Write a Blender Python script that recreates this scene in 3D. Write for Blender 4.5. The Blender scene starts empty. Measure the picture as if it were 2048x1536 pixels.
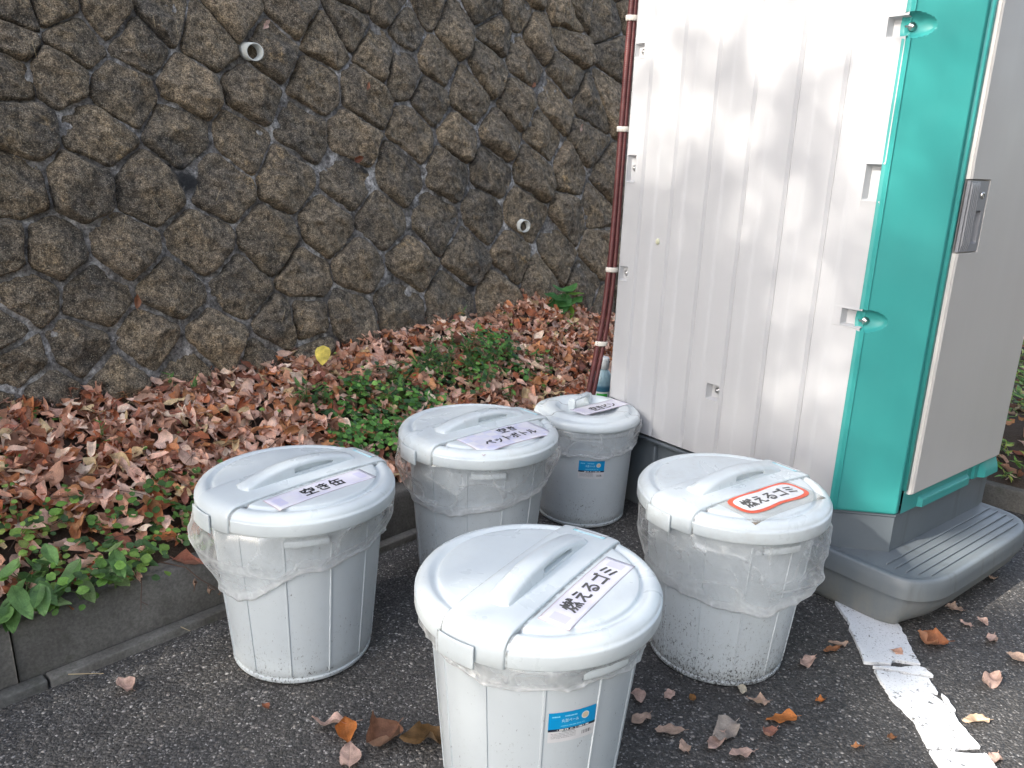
import bpy, math, random
import numpy as np
from mathutils import Vector, Matrix
rng = np.random.default_rng(7); random.seed(7)
R_ = math.radians
scn = bpy.context.scene
COL = scn.collection

# ------------------------------------------------------------------ camera
H = 1.197
def make_camera():
    p, r = R_(15.635), R_(2.25)
    F = Vector((0, math.cos(p), -math.sin(p)))
    Rt = Vector((1, 0, 0)); U = Vector((0, math.sin(p), math.cos(p)))
    X = Rt * math.cos(r) + U * math.sin(r)
    Yd = -(-Rt * math.sin(r) + U * math.cos(r))
    cd = bpy.data.cameras.new('camera'); cam = bpy.data.objects.new('camera', cd); COL.objects.link(cam)
    cd.sensor_fit = 'HORIZONTAL'; cd.sensor_width = 36; cd.lens = 36 * 1600 / 2048
    cd.clip_start = 0.02; cd.clip_end = 500
    m = Matrix((X, -Yd, -F)).transposed().to_4x4(); m.translation = Vector((0, 0, H))
    cam.matrix_world = m
    scn.camera = cam
make_camera()

# ------------------------------------------------------------------ light
SUN_AZ, SUN_EL = R_(-124), R_(34)          # azimuth clockwise from +Y, sun stands behind the wall to the left
L = Vector((math.cos(SUN_EL) * math.sin(SUN_AZ), math.cos(SUN_EL) * math.cos(SUN_AZ), math.sin(SUN_EL)))
w = bpy.data.worlds.new('World'); scn.world = w; w.use_nodes = True
nt = w.node_tree; nt.nodes.clear()
sky = nt.nodes.new('ShaderNodeTexSky'); sky.sky_type = 'NISHITA'; sky.sun_disc = False
sky.sun_elevation = SUN_EL; sky.sun_rotation = SUN_AZ
sky.air_density = 1.0; sky.dust_density = 3.0; sky.ozone_density = 1.0
hs = nt.nodes.new('ShaderNodeHueSaturation'); hs.inputs['Saturation'].default_value = 0.66
bg = nt.nodes.new('ShaderNodeBackground'); bg.inputs['Strength'].default_value = 0.15
wo = nt.nodes.new('ShaderNodeOutputWorld')
nt.links.new(sky.outputs[0], hs.inputs['Color']); nt.links.new(hs.outputs[0], bg.inputs[0]); nt.links.new(bg.outputs[0], wo.inputs[0])
sd = bpy.data.lights.new('sun', 'SUN'); sd.energy = 4.0; sd.angle = R_(0.75); sd.color = (1.0, 0.93, 0.82)
so = bpy.data.objects.new('sun', sd); COL.objects.link(so)
so.rotation_euler = L.to_track_quat('Z', 'Y').to_euler()
scn.view_settings.view_transform = 'Standard'; scn.view_settings.look = 'None'
scn.view_settings.gamma = 1.0; scn.view_settings.exposure = 1.87
scn.view_settings.use_curve_mapping = False

# ------------------------------------------------------------------ helpers
def hash3(ix, iy, iz, seed=0):
    h = (ix.astype(np.int64) * 374761393 + iy.astype(np.int64) * 668265263 + iz.astype(np.int64) * 2147483647 + seed * 974711) & 0xffffffff
    h = ((h ^ (h >> 13)) * 1274126177) & 0xffffffff
    h = (h ^ (h >> 16)) & 0xffffffff
    return h.astype(np.float64) / 4294967295.0 * 2 - 1
def noise(P, s=1.0, seed=0):
    P = np.asarray(P, float) * s
    i = np.floor(P); f = P - i; i = i.astype(np.int64); u = f * f * (3 - 2 * f)
    r = 0
    for dx in (0, 1):
        wx = u[..., 0] if dx else 1 - u[..., 0]
        for dy in (0, 1):
            wy = u[..., 1] if dy else 1 - u[..., 1]
            for dz in (0, 1):
                wz = u[..., 2] if dz else 1 - u[..., 2]
                r = r + wx * wy * wz * hash3(i[..., 0] + dx, i[..., 1] + dy, i[..., 2] + dz, seed)
    return r
def fbm(P, s=1.0, o=3, seed=0):
    r = 0; a = 1.0
    for k in range(o):
        r = r + a * noise(P, s * 2.03 ** k, seed + k * 17); a *= .5
    return r
def P3(x, y, z=0):
    x, y, z = np.broadcast_arrays(np.asarray(x, float), np.asarray(y, float), np.asarray(z, float))
    return np.stack([x, y, z], -1)
def sstep(a, b, x):
    t = np.clip((x - a) / (b - a), 0, 1); return t * t * (3 - 2 * t)

def mesh(name, v, f, smooth=True, uv=None, col=None):
    me = bpy.data.meshes.new(name)
    v = np.asarray(v, float)
    if isinstance(f, np.ndarray):
        n = f.shape[1]
        me.vertices.add(len(v)); me.vertices.foreach_set('co', v.ravel())
        me.loops.add(f.size); me.loops.foreach_set('vertex_index', f.ravel().astype(np.int32))
        me.polygons.add(len(f)); me.polygons.foreach_set('loop_start', (np.arange(len(f)) * n).astype(np.int32))
        me.update(calc_edges=True)
    else:
        me.from_pydata(v.tolist(), [], f)
    if uv is not None:
        ul = me.uv_layers.new(name='UVMap')
        li = np.empty(len(me.loops), np.int32); me.loops.foreach_get('vertex_index', li)
        ul.data.foreach_set('uv', np.asarray(uv, float)[li].ravel())
    if col is not None:
        ca = me.color_attributes.new('col', 'FLOAT_COLOR', 'POINT')
        c = np.ones((len(v), 4)); c[:, :3] = col; ca.data.foreach_set('color', c.ravel())
    if smooth: me.polygons.foreach_set('use_smooth', np.ones(len(me.polygons), bool))
    me.validate(); me.update()
    return me
def obj(name, me, mat, parent=None, loc=None, rot=None, bevel=0, seg=2):
    o = bpy.data.objects.new(name, me); COL.objects.link(o)
    if mat is not None and len(me.materials) == 0:
        for m_ in (mat if isinstance(mat, (list, tuple)) else [mat]): me.materials.append(m_)
    if parent is not None: o.parent = parent
    if loc is not None: o.location = loc
    if rot is not None: o.rotation_euler = rot
    if bevel:
        b = o.modifiers.new('bevel', 'BEVEL'); b.width = bevel; b.segments = seg; b.limit_method = 'ANGLE'; b.angle_limit = R_(35)
        b.harden_normals = False
    return o
def tag(o, label=None, cat=None, group=None, kind=None):
    if label: o['label'] = label
    if cat: o['category'] = cat
    if group: o['group'] = group
    if kind: o['kind'] = kind
    return o
def empty(name, loc=(0, 0, 0), rz=0):
    o = bpy.data.objects.new(name, None); COL.objects.link(o); o.empty_display_size = .05
    o.location = loc; o.rotation_euler = (0, 0, rz); return o
def grid_faces(nu, nv, wrap=False, flip=False):
    """vertex index = i*nv + j, i in nu, j in nv"""
    I, J = np.meshgrid(np.arange(nu if wrap else nu - 1), np.arange(nv - 1), indexing='ij')
    I2 = (I + 1) % nu
    q = np.stack([I * nv + J, I2 * nv + J, I2 * nv + J + 1, I * nv + J + 1], -1).reshape(-1, 4)
    return q[:, ::-1].copy() if flip else q
def box(sx, sy, sz, c=(0, 0, 0)):
    x, y, z = sx / 2, sy / 2, sz / 2
    v = np.array([(-x, -y, -z), (x, -y, -z), (x, y, -z), (-x, y, -z), (-x, -y, z), (x, -y, z), (x, y, z), (-x, y, z)]) + np.array(c)
    f = np.array([(0, 3, 2, 1), (4, 5, 6, 7), (0, 1, 5, 4), (1, 2, 6, 5), (2, 3, 7, 6), (3, 0, 4, 7)])
    return v, f
def join(parts):
    vs, fs, n = [], [], 0
    for v, f in parts:
        vs.append(np.asarray(v)); fs.append(np.asarray(f) + n); n += len(v)
    return np.concatenate(vs), np.concatenate(fs)
def revolve(prof, n=96, thetas=None):
    prof = np.array(prof, float)
    th = np.linspace(0, 2 * np.pi, n, endpoint=False) if thetas is None else np.asarray(thetas)
    v = np.stack([prof[None, :, 0] * np.cos(th)[:, None], prof[None, :, 0] * np.sin(th)[:, None], np.broadcast_to(prof[None, :, 1], (len(th), len(prof)))], -1)
    return v.reshape(-1, 3), grid_faces(len(th), len(prof), wrap=True)
def tube(pts, rad, n=10, caps=True):
    pts = np.array(pts, float); m = len(pts); rad = np.broadcast_to(np.asarray(rad, float), (m,))
    tg = np.gradient(pts, axis=0); tg /= np.linalg.norm(tg, axis=1)[:, None] + 1e-12
    up = np.array([0, 0, 1.]) if abs(tg[0][2]) < .9 else np.array([1., 0, 0])
    a = np.cross(tg, up); a /= np.linalg.norm(a, axis=1)[:, None] + 1e-12; b = np.cross(tg, a)
    th = np.linspace(0, 2 * np.pi, n, endpoint=False)
    v = pts[:, None, :] + rad[:, None, None] * (np.cos(th)[None, :, None] * a[:, None, :] + np.sin(th)[None, :, None] * b[:, None, :])
    v = v.reshape(-1, 3)
    I, J = np.meshgrid(np.arange(m - 1), np.arange(n), indexing='ij'); J2 = (J + 1) % n
    f = np.stack([I * n + J, (I + 1) * n + J, (I + 1) * n + J2, I * n + J2], -1).reshape(-1, 4)
    return v, f

# ------------------------------------------------------------------ materials
class NT:
    def __init__(s, name):
        s.m = bpy.data.materials.new(name); s.m.use_nodes = True; s.t = s.m.node_tree; s.t.nodes.clear()
        s.out = s.n('OutputMaterial')
    def n(s, typ, **kw):
        nd = s.t.nodes.new('ShaderNode' + typ)
        for k, v in kw.items(): setattr(nd, k, v)
        return nd
    def l(s, a, b): s.t.links.new(a, b)
    def set(s, sock, v):
        if hasattr(v, 'is_output') or isinstance(v, bpy.types.NodeSocket): s.l(v, sock)
        else: sock.default_value = (*v, 1) if isinstance(v, (tuple, list)) and len(v) == 3 and sock.type == 'RGBA' else v
    def coord(s, which='Object', scale=None):
        c = s.n('TexCoord').outputs[which]
        if scale is not None:
            mp = s.n('Mapping'); s.l(c, mp.inputs[0]); mp.inputs['Scale'].default_value = scale if isinstance(scale, (tuple, list)) else (scale,) * 3
            c = mp.outputs[0]
        return c
    def noise(s, v, scale=5, detail=4, rough=.55, dist=0):
        nd = s.n('TexNoise'); s.l(v, nd.inputs['Vector']); nd.inputs['Scale'].default_value = scale
        nd.inputs['Detail'].default_value = detail; nd.inputs['Roughness'].default_value = rough; nd.inputs['Distortion'].default_value = dist
        return nd.outputs['Fac']
    def voro(s, v, scale=5, feature='F1', out='Distance'):
        nd = s.n('TexVoronoi', feature=feature); s.l(v, nd.inputs['Vector']); nd.inputs['Scale'].default_value = scale
        return nd.outputs[out]
    def ramp(s, f, pts, interp='LINEAR'):
        r = s.n('ValToRGB'); s.set(r.inputs[0], f); cr = r.color_ramp; cr.interpolation = interp
        while len(cr.elements) < len(pts): cr.elements.new(.5)
        for e, (p, c) in zip(cr.elements, pts):
            e.position = p; e.color = (c, c, c, 1) if not isinstance(c, (tuple, list)) else (*c, 1)
        return r.outputs[0]
    def mix(s, f, a, b, typ='MIX'):
        m_ = s.n('Mix', data_type='RGBA', blend_type=typ); s.set(m_.inputs[0], f); s.set(m_.inputs[6], a); s.set(m_.inputs[7], b)
        return m_.outputs[2]
    def math(s, op, a, b=0.0, c=None, clamp=False):
        m_ = s.n('Math', operation=op, use_clamp=clamp); s.set(m_.inputs[0], a); s.set(m_.inputs[1], b)
        if c is not None: s.set(m_.inputs[2], c)
        return m_.outputs[0]
    def bump(s, h, strength=.5, dist=.01, normal=None):
        b = s.n('Bump'); b.inputs['Strength'].default_value = strength; b.inputs['Distance'].default_value = dist; s.set(b.inputs['Height'], h)
        if normal is not None: s.l(normal, b.inputs['Normal'])
        return b.outputs[0]
    def bsdf(s, col, rough=.5, normal=None, **kw):
        b = s.n('BsdfPrincipled'); s.set(b.inputs['Base Color'], col); s.set(b.inputs['Roughness'], rough)
        if normal is not None: s.l(normal, b.inputs['Normal'])
        for k, v in kw.items(): s.set(b.inputs[k.replace('_', ' ')], v)
        s.l(b.outputs[0], s.out.inputs[0]); return b
def simple(name, col, rough=.5, **kw):
    t = NT(name); t.bsdf(col, rough, **kw); return t.m

def m_asphalt():
    t = NT('asphalt'); c = t.coord()
    warp = t.n('VectorMath', operation='ADD'); nz = t.n('TexNoise'); t.l(c, nz.inputs['Vector']); nz.inputs['Scale'].default_value = 60
    sc = t.n('VectorMath', operation='SCALE'); t.l(nz.outputs['Color'], sc.inputs[0]); sc.inputs['Scale'].default_value = .008
    t.l(c, warp.inputs[0]); t.l(sc.outputs[0], warp.inputs[1]); v = warp.outputs[0]
    d1 = t.voro(v, 125); cl = t.voro(v, 125, out='Color')
    d2 = t.voro(v, 300); c2 = t.voro(v, 300, out='Color')
    g1 = t.n('SeparateColor'); t.l(cl, g1.inputs[0]); g2 = t.n('SeparateColor'); t.l(c2, g2.inputs[0])
    stone = t.ramp(g1.outputs[0], [(0, .030), (.45, .056), (.75, .085), (.91, .14), (.97, .28), (1, .50)])
    tint = t.mix(g1.outputs[1], (1.08, 1.0, .90), (.95, .97, .98))
    stone = t.mix(1, stone, tint, 'MULTIPLY')
    small = t.ramp(g2.outputs[0], [(0, .022), (.6, .048), (.93, .10), (1, .40)])
    edge = t.ramp(d1, [(.30, 1), (.62, 0)])
    big = t.noise(c, 2.2, 4); exp = t.ramp(big, [(.3, .45), (.7, 1)])
    f = t.math('MULTIPLY', edge, exp)
    col = t.mix(f, small, stone)
    patch = t.ramp(t.noise(c, 1.1, 5), [(.3, (.62, .61, .62)), (.7, (1.32, 1.26, 1.18))])
    col = t.mix(1, col, patch, 'MULTIPLY')
    sx = t.n('SeparateXYZ'); t.l(c, sx.inputs[0]); worn = t.math('ADD', t.math('MULTIPLY', sx.outputs[0], .5), t.math('MULTIPLY', t.math('SUBTRACT', t.noise(c, 1.7, 3), .5), .8))
    col = t.mix(1, col, t.ramp(t.math('ADD', worn, .5), [(.25, (1.35, 1.33, 1.32)), (.75, (.88, .88, .90))]), 'MULTIPLY')
    h = t.math('ADD', t.math('MULTIPLY', t.math('SUBTRACT', .7, d1), 1.0), t.math('MULTIPLY', t.math('SUBTRACT', .6, d2), .4))
    h = t.math('ADD', h, t.math('MULTIPLY', g1.outputs[2], .6))
    t.bsdf(col, t.ramp(g1.outputs[1], [(0, .55), (1, .9)]), t.bump(h, .9, .004)); return t.m
def m_paint():
    t = NT('road_paint'); c = t.coord()
    d = t.voro(c, 160); n1 = t.noise(c, 35, 6, .72); n2 = t.noise(c, 8, 4)
    wear = t.math('ADD', t.math('MULTIPLY', d, .25), n1)
    f = t.ramp(wear, [(.74, 0), (.80, .9)])
    base = t.mix(n2, (.50, .52, .55), (.64, .66, .69))
    sp = t.ramp(t.noise(c, 260, 2), [(.28, .45), (.40, 1)])
    base = t.mix(1, base, sp, 'MULTIPLY')
    t.bsdf(t.mix(f, base, (.07, .07, .07)), .75, t.bump(t.math('ADD', t.math('MULTIPLY', d, .3), n1), .3, .0025)); return t.m
def m_concrete(name, a=(.075, .070, .062), b=(.165, .157, .145), sc=1.0):
    t = NT(name); c = t.coord()
    n1 = t.noise(c, 5 * sc, 6, .6); n2 = t.noise(c, 140, 4, .6); n3 = t.noise(c, 22, 5, .6)
    col = t.mix(t.ramp(n1, [(.3, 0), (.7, 1)]), a, b)
    col = t.mix(1, col, t.ramp(n2, [(.3, .72), (.7, 1.25)]), 'MULTIPLY')
    col = t.mix(t.ramp(n3, [(.55, 0), (.72, .5)]), col, (.05, .055, .035))
    wh = t.ramp(t.noise(c, 60, 3), [(.72, 0), (.78, .5)])
    col = t.mix(wh, col, (.26, .25, .23))
    t.bsdf(col, .9, t.bump(t.math('ADD', n2, n3), .35, .004)); return t.m
def m_stone():
    t = NT('stone'); g = t.n('NewGeometry').outputs['Position']
    oi = t.n('ObjectInfo'); rnd = oi.outputs['Random']
    n1 = t.noise(g, 9, 6, .62, .3); n2 = t.noise(g, 48, 6, .68); n3 = t.noise(g, 240, 3, .6); n4 = t.noise(g, 4, 4, .6, .6)
    col = t.mix(t.ramp(rnd, [(0, 0), (.45, .2), (.8, .7), (1, 1)]), (.092, .079, .064), (.22, .170, .115))
    col = t.mix(t.ramp(n1, [(.35, 0), (.7, .8)]), col, (.23, .175, .110))
    col = t.mix(t.ramp(n4, [(.5, 0), (.75, .75)]), col, (.078, .070, .062))
    ochre = t.math('MULTIPLY', t.ramp(t.noise(g, 6.5, 5, .7), [(.60, 0), (.72, .8)]), t.ramp(n2, [(.4, .2), (.6, 1)]))
    col = t.mix(ochre, col, (.30, .20, .09))
    col = t.mix(1, col, t.ramp(n2, [(.35, .32), (.5, .92), (.66, 1.75)]), 'MULTIPLY')
    col = t.mix(1, col, t.ramp(n3, [(.36, .40), (.5, 1), (.64, 1.9)]), 'MULTIPLY')
    spk = t.voro(g, 210); sr = t.n('SeparateColor'); t.l(t.voro(g, 210, out='Color'), sr.inputs[0])
    s_ = t.math('MULTIPLY', t.ramp(spk, [(.25, 1), (.42, 0)]), t.ramp(sr.outputs[0], [(.80, 0), (.86, .85)]))
    col = t.mix(s_, col, (.42, .37, .28))
    pit = t.math('MULTIPLY', t.ramp(t.voro(g, 130), [(.15, 1), (.35, 0)]), t.ramp(sr.outputs[1], [(.7, 0), (.8, 1)]))
    col = t.mix(t.math('MULTIPLY', pit, .6), col, (.02, .018, .016))
    for k_, (p_, r_) in enumerate((((-1.146, 2.794, 1.09), .085), ((-.210, 3.683, .615), .040), ((-.640, 3.362, 1.13), .040))):  # dark seep stain, then two cavities whose shade is painted in
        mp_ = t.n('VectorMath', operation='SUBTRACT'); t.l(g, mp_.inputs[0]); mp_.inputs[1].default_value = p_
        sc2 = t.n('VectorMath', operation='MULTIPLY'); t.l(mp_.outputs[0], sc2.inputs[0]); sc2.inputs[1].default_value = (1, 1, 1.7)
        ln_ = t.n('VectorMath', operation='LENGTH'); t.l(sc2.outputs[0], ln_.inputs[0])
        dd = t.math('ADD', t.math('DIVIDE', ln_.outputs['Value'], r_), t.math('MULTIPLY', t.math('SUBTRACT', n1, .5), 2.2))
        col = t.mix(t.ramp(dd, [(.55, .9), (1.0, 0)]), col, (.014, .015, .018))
    h = t.math('ADD', t.math('MULTIPLY', n1, 1.2), t.math('ADD', t.math('MULTIPLY', n2, .8), t.math('MULTIPLY', n3, .35)))
    h = t.math('SUBTRACT', h, t.math('MULTIPLY', pit, .2))
    t.bsdf(col, .88, t.bump(h, 1.0, .018)); return t.m
def m_mortar():
    t = NT('mortar'); g = t.n('NewGeometry').outputs['Position']
    n1 = t.noise(g, 14, 6, .65, .4); n2 = t.noise(g, 70, 6, .65); n3 = t.noise(g, 3.2, 4, .6); n4 = t.noise(g, 220, 3)
    col = t.mix(t.ramp(n3, [(.35, 0), (.65, 1)]), (.125, .115, .106), (.24, .225, .212))
    col = t.mix(t.ramp(n1, [(.50, 0), (.62, .9)]), col, (.46, .44, .42))
    col = t.mix(t.ramp(n1, [(.30, .9), (.45, 0)]), col, (.035, .030, .025))
    col = t.mix(1, col, t.ramp(n2, [(.35, .4), (.65, 1.6)]), 'MULTIPLY')
    col = t.mix(1, col, t.ramp(n4, [(.3, .7), (.7, 1.3)]), 'MULTIPLY')
    for k_, (p_, r_) in enumerate((((-1.146, 2.794, 1.09), .085), ((-.210, 3.683, .615), .040), ((-.640, 3.362, 1.13), .040))):  # seep stain again, and the cavities' shade painted into the mortar
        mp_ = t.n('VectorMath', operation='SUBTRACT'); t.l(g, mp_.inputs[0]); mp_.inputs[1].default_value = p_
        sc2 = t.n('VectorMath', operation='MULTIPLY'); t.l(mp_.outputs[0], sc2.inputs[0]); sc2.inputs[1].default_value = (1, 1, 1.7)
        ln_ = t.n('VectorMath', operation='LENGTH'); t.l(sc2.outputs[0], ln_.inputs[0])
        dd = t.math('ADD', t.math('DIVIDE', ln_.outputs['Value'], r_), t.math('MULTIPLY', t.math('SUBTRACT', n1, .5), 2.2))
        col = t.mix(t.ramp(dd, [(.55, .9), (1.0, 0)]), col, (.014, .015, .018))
    t.bsdf(col, .95, t.bump(t.math('ADD', t.math('MULTIPLY', n1, 1.2), t.math('ADD', n2, t.math('MULTIPLY', n4, .4))), .9, .012)); return t.m
def m_soil():
    t = NT('soil'); g = t.coord()
    n1 = t.noise(g, 30, 6, .7); n2 = t.noise(g, 150, 4)
    col = t.mix(n1, (.035, .022, .015), (.10, .07, .05))
    t.bsdf(col, .95, t.bump(t.math('ADD', n1, n2), .8, .02)); return t.m
def m_leaf(name, rough=.6, transl=.25, vein=.8):
    t = NT(name); a = t.n('Attribute', attribute_name='col').outputs['Color']
    uv = t.n('UVMap').outputs[0]; sp = t.n('SeparateXYZ'); t.l(uv, sp.inputs[0])
    x = t.math('ABSOLUTE', t.math('SUBTRACT', sp.outputs[0], .5)); y = sp.outputs[1]
    mid = t.ramp(x, [(.0, 1), (.05, 0)])
    side = t.math('ABSOLUTE', t.math('SINE', t.math('MULTIPLY', t.math('SUBTRACT', y, t.math('MULTIPLY', x, .55)), 26)))
    side = t.ramp(side, [(0, .6), (.22, 0)])
    v = t.math('MULTIPLY', t.math('MAXIMUM', mid, side), vein)
    g = t.n('NewGeometry'); nz = t.noise(g.outputs['Position'], 45, 4, .6); n2 = t.noise(g.outputs['Position'], 300, 3)
    c = t.mix(1, a, t.ramp(nz, [(.3, .68), (.7, 1.28)]), 'MULTIPLY')
    c = t.mix(1, c, t.ramp(n2, [(.3, .85), (.7, 1.15)]), 'MULTIPLY')
    c = t.mix(t.math('MULTIPLY', v, .35), c, t.mix(1, a, (1.45, 1.4, 1.3), 'MULTIPLY'))
    c = t.mix(t.math('MULTIPLY', g.outputs['Backfacing'], .35), c, t.mix(.5, c, (.42, .36, .30)))
    b = t.bsdf(c, rough, t.bump(t.math('ADD', t.math('MULTIPLY', v, -1), nz), .35, .003), Specular_IOR_Level=.35)
    tr = t.n('BsdfTranslucent'); t.l(c, tr.inputs[0]); mx = t.n('MixShader'); mx.inputs[0].default_value = transl
    t.l(b.outputs[0], mx.inputs[1]); t.l(tr.outputs[0], mx.inputs[2]); t.l(mx.outputs[0], t.out.inputs[0]); return t.m
def m_binplastic(name, dirt=1.0, base=(.50, .545, .575)):
    t = NT(name); c = t.coord(); sp = t.n('SeparateXYZ'); t.l(c, sp.inputs[0]); z = sp.outputs[2]
    oi = t.n('ObjectInfo').outputs['Random']
    off = t.n('VectorMath', operation='ADD'); t.l(c, off.inputs[0]); t.l(oi, off.inputs[1]); g = off.outputs[0]
    mpd = t.n('Mapping'); t.l(g, mpd.inputs[0]); mpd.inputs['Scale'].default_value = (1.5, 1.5, .8); n1 = t.noise(mpd.outputs[0], 135, 5, .82); n2 = t.noise(g, 12, 4, .6); n3 = t.noise(g, 60, 4, .7)
    low = t.ramp(z, [(0, .15), (.05, .09), (.16, .055), (.32, .015), (.5, .0)])        # splashes climb from the ground
    thr = t.math('ADD', t.math('SUBTRACT', n1, .5), t.math('MULTIPLY', low, dirt))
    thr = t.math('ADD', thr, t.math('MULTIPLY', t.math('SUBTRACT', n2, .5), .22))
    spk = t.ramp(thr, [(.17, 0), (.22, 1)])
    film = t.ramp(t.math('ADD', t.math('MULTIPLY', low, 2.0 * dirt), t.math('MULTIPLY', t.math('SUBTRACT', n3, .5), .5)), [(.10, 0), (.6, .35)])
    col = t.mix(t.ramp(n2, [(.3, 0), (.7, .5)]), base, tuple(x * .93 for x in base))
    col = t.mix(film, col, (.30, .28, .24)); col = t.mix(t.math('MULTIPLY', spk, .92), col, (.045, .042, .04))
    t.bsdf(col, t.ramp(n2, [(.3, .36), (.7, .48)]), t.bump(n3, .06, .002), Specular_IOR_Level=.45, Subsurface_Weight=.0); return t.m
def m_lid(name, dirt=.5):
    t = NT(name); c = t.coord(); oi = t.n('ObjectInfo').outputs['Random']
    off = t.n('VectorMath', operation='ADD'); t.l(c, off.inputs[0]); t.l(oi, off.inputs[1]); g = off.outputs[0]
    n1 = t.noise(g, 150, 4, .7); n2 = t.noise(g, 9, 4, .6, .5); n3 = t.noise(g, 45, 5, .7)
    spk = t.ramp(t.math('ADD', t.math('MULTIPLY', t.math('SUBTRACT', n2, .5), .22), n1), [(.685, 0), (.74, .9)])
    film = t.ramp(t.math('ADD', n2, t.math('MULTIPLY', t.math('SUBTRACT', n3, .5), .8)), [(.50, 0), (1.05, .55 * dirt)])
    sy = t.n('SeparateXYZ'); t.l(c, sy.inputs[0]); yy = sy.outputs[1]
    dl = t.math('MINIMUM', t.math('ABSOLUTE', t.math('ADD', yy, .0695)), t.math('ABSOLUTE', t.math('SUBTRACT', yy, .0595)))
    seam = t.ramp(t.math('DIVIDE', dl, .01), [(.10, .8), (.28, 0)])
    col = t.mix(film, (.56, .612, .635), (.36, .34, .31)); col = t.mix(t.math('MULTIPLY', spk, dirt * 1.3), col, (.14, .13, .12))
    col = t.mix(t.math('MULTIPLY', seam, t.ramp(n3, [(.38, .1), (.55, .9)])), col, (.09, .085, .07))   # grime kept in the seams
    t.bsdf(col, t.ramp(n2, [(.3, .24), (.7, .38)]), t.bump(t.noise(g, 90, 4), .04, .002), Specular_IOR_Level=.5); return t.m
def m_film():
    t = NT('bag_film'); uv = t.n('UVMap').outputs[0]; sp = t.n('SeparateXYZ'); t.l(uv, sp.inputs[0])
    g = t.n('NewGeometry'); n1 = t.noise(g.outputs['Position'], 40, 5, .7, 1.5); n2 = t.noise(g.outputs['Position'], 160, 4, .6, 2)
    lw = t.n('LayerWeight'); lw.inputs[0].default_value = .35
    at = t.n('Attribute', attribute_name='col'); sc_ = t.n('SeparateColor'); t.l(at.outputs['Color'], sc_.inputs[0])
    a = t.math('MULTIPLY', t.math('POWER', lw.outputs['Facing'], 1.6), .42)
    a = t.math('ADD', a, t.ramp(n1, [(.35, .04), (.75, .17)])); a = t.math('ADD', a, t.math('MULTIPLY', sc_.outputs[0], .48))
    a = t.math('ADD', a, t.ramp(sp.outputs[1], [(.80, 0), (.90, .16), (1, .34)]), clamp=True)
    nrm = t.bump(t.math('ADD', n1, t.math('MULTIPLY', n2, .15)), .13, .008)
    pr = t.n('BsdfPrincipled'); pr.inputs['Base Color'].default_value = (.93, .95, .96, 1); pr.inputs['Roughness'].default_value = .16
    pr.inputs['Specular IOR Level'].default_value = .5; t.l(nrm, pr.inputs['Normal'])
    tl = t.n('BsdfTranslucent'); tl.inputs[0].default_value = (.95, .96, .97, 1)
    m1 = t.n('MixShader'); m1.inputs[0].default_value = .58; t.l(pr.outputs[0], m1.inputs[1]); t.l(tl.outputs[0], m1.inputs[2])
    tp = t.n('BsdfTransparent'); gl = t.n('BsdfGlossy'); gl.inputs['Roughness'].default_value = .16; t.l(nrm, gl.inputs['Normal'])
    m0 = t.n('MixShader'); m0.inputs[0].default_value = .09; t.l(tp.outputs[0], m0.inputs[1]); t.l(gl.outputs[0], m0.inputs[2])
    m2 = t.n('MixShader'); t.l(a, m2.inputs[0]); t.l(m0.outputs[0], m2.inputs[1]); t.l(m1.outputs[0], m2.inputs[2])
    t.l(m2.outputs[0], t.out.inputs[0]); return t.m
def m_paper(kind):
    t = NT('paper_' + kind); uv = t.n('UVMap').outputs[0]; sp = t.n('SeparateXYZ'); t.l(uv, sp.inputs[0]); x, y = sp.outputs[0], sp.outputs[1]
    g = t.n('NewGeometry').outputs['Position']; n = t.noise(g, 25, 4)
    col = t.mix(t.ramp(n, [(.35, 0), (.7, 1)]), (.70, .70, .74), (.62, .60, .73))
    if kind == 'checks':       # pale printed squares at both ends
        end = t.math('GREATER_THAN', t.math('ABSOLUTE', t.math('SUBTRACT', x, .5)), .37)
        iny = t.math('LESS_THAN', t.math('ABSOLUTE', t.math('SUBTRACT', y, .5)), .27)
        inx = t.math('LESS_THAN', t.math('ABSOLUTE', t.math('SUBTRACT', x, .5)), .455)
        m_ = t.math('MULTIPLY', t.math('MULTIPLY', end, iny), inx)
        col = t.mix(t.math('MULTIPLY', m_, .6), col, (.50, .49, .70))
        col = t.mix(t.ramp(t.noise(g, 55, 3), [(.6, 0), (.72, .35)]), col, (.72, .60, .66))
    if kind == 'grid':
        ch = t.n('TexChecker'); mp = t.n('Mapping'); t.l(uv, mp.inputs[0]); mp.inputs['Scale'].default_value = (4.5, 2.4, 1); t.l(mp.outputs[0], ch.inputs[0])
        ch.inputs['Scale'].default_value = 2.0
        col = t.mix(t.math('MULTIPLY', ch.outputs['Fac'], t.ramp(t.noise(g, 16, 2), [(.4, .1), (.6, .5)])), col, (.47, .50, .72))
    bx = t.math('GREATER_THAN', t.math('ABSOLUTE', t.math('SUBTRACT', x, .5)), .492); by = t.math('GREATER_THAN', t.math('ABSOLUTE', t.math('SUBTRACT', y, .5)), .475)
    edge = t.math('MAXIMUM', bx, by)
    col = t.mix(t.math('MULTIPLY', edge, .65), col, (.30, .20, .22))
    t.bsdf(col, .35, t.bump(n, .2, .004)); return t.m
def m_ink(name, c0, c1=None):
    t = NT(name); g = t.n('NewGeometry').outputs['Position']; n = t.noise(g, 40, 4, .6)
    t.bsdf(t.mix(t.ramp(n, [(.35, 0), (.7, 1)]), c0, c1 or tuple(x * 1.6 for x in c0)), .4); return t.m
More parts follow.
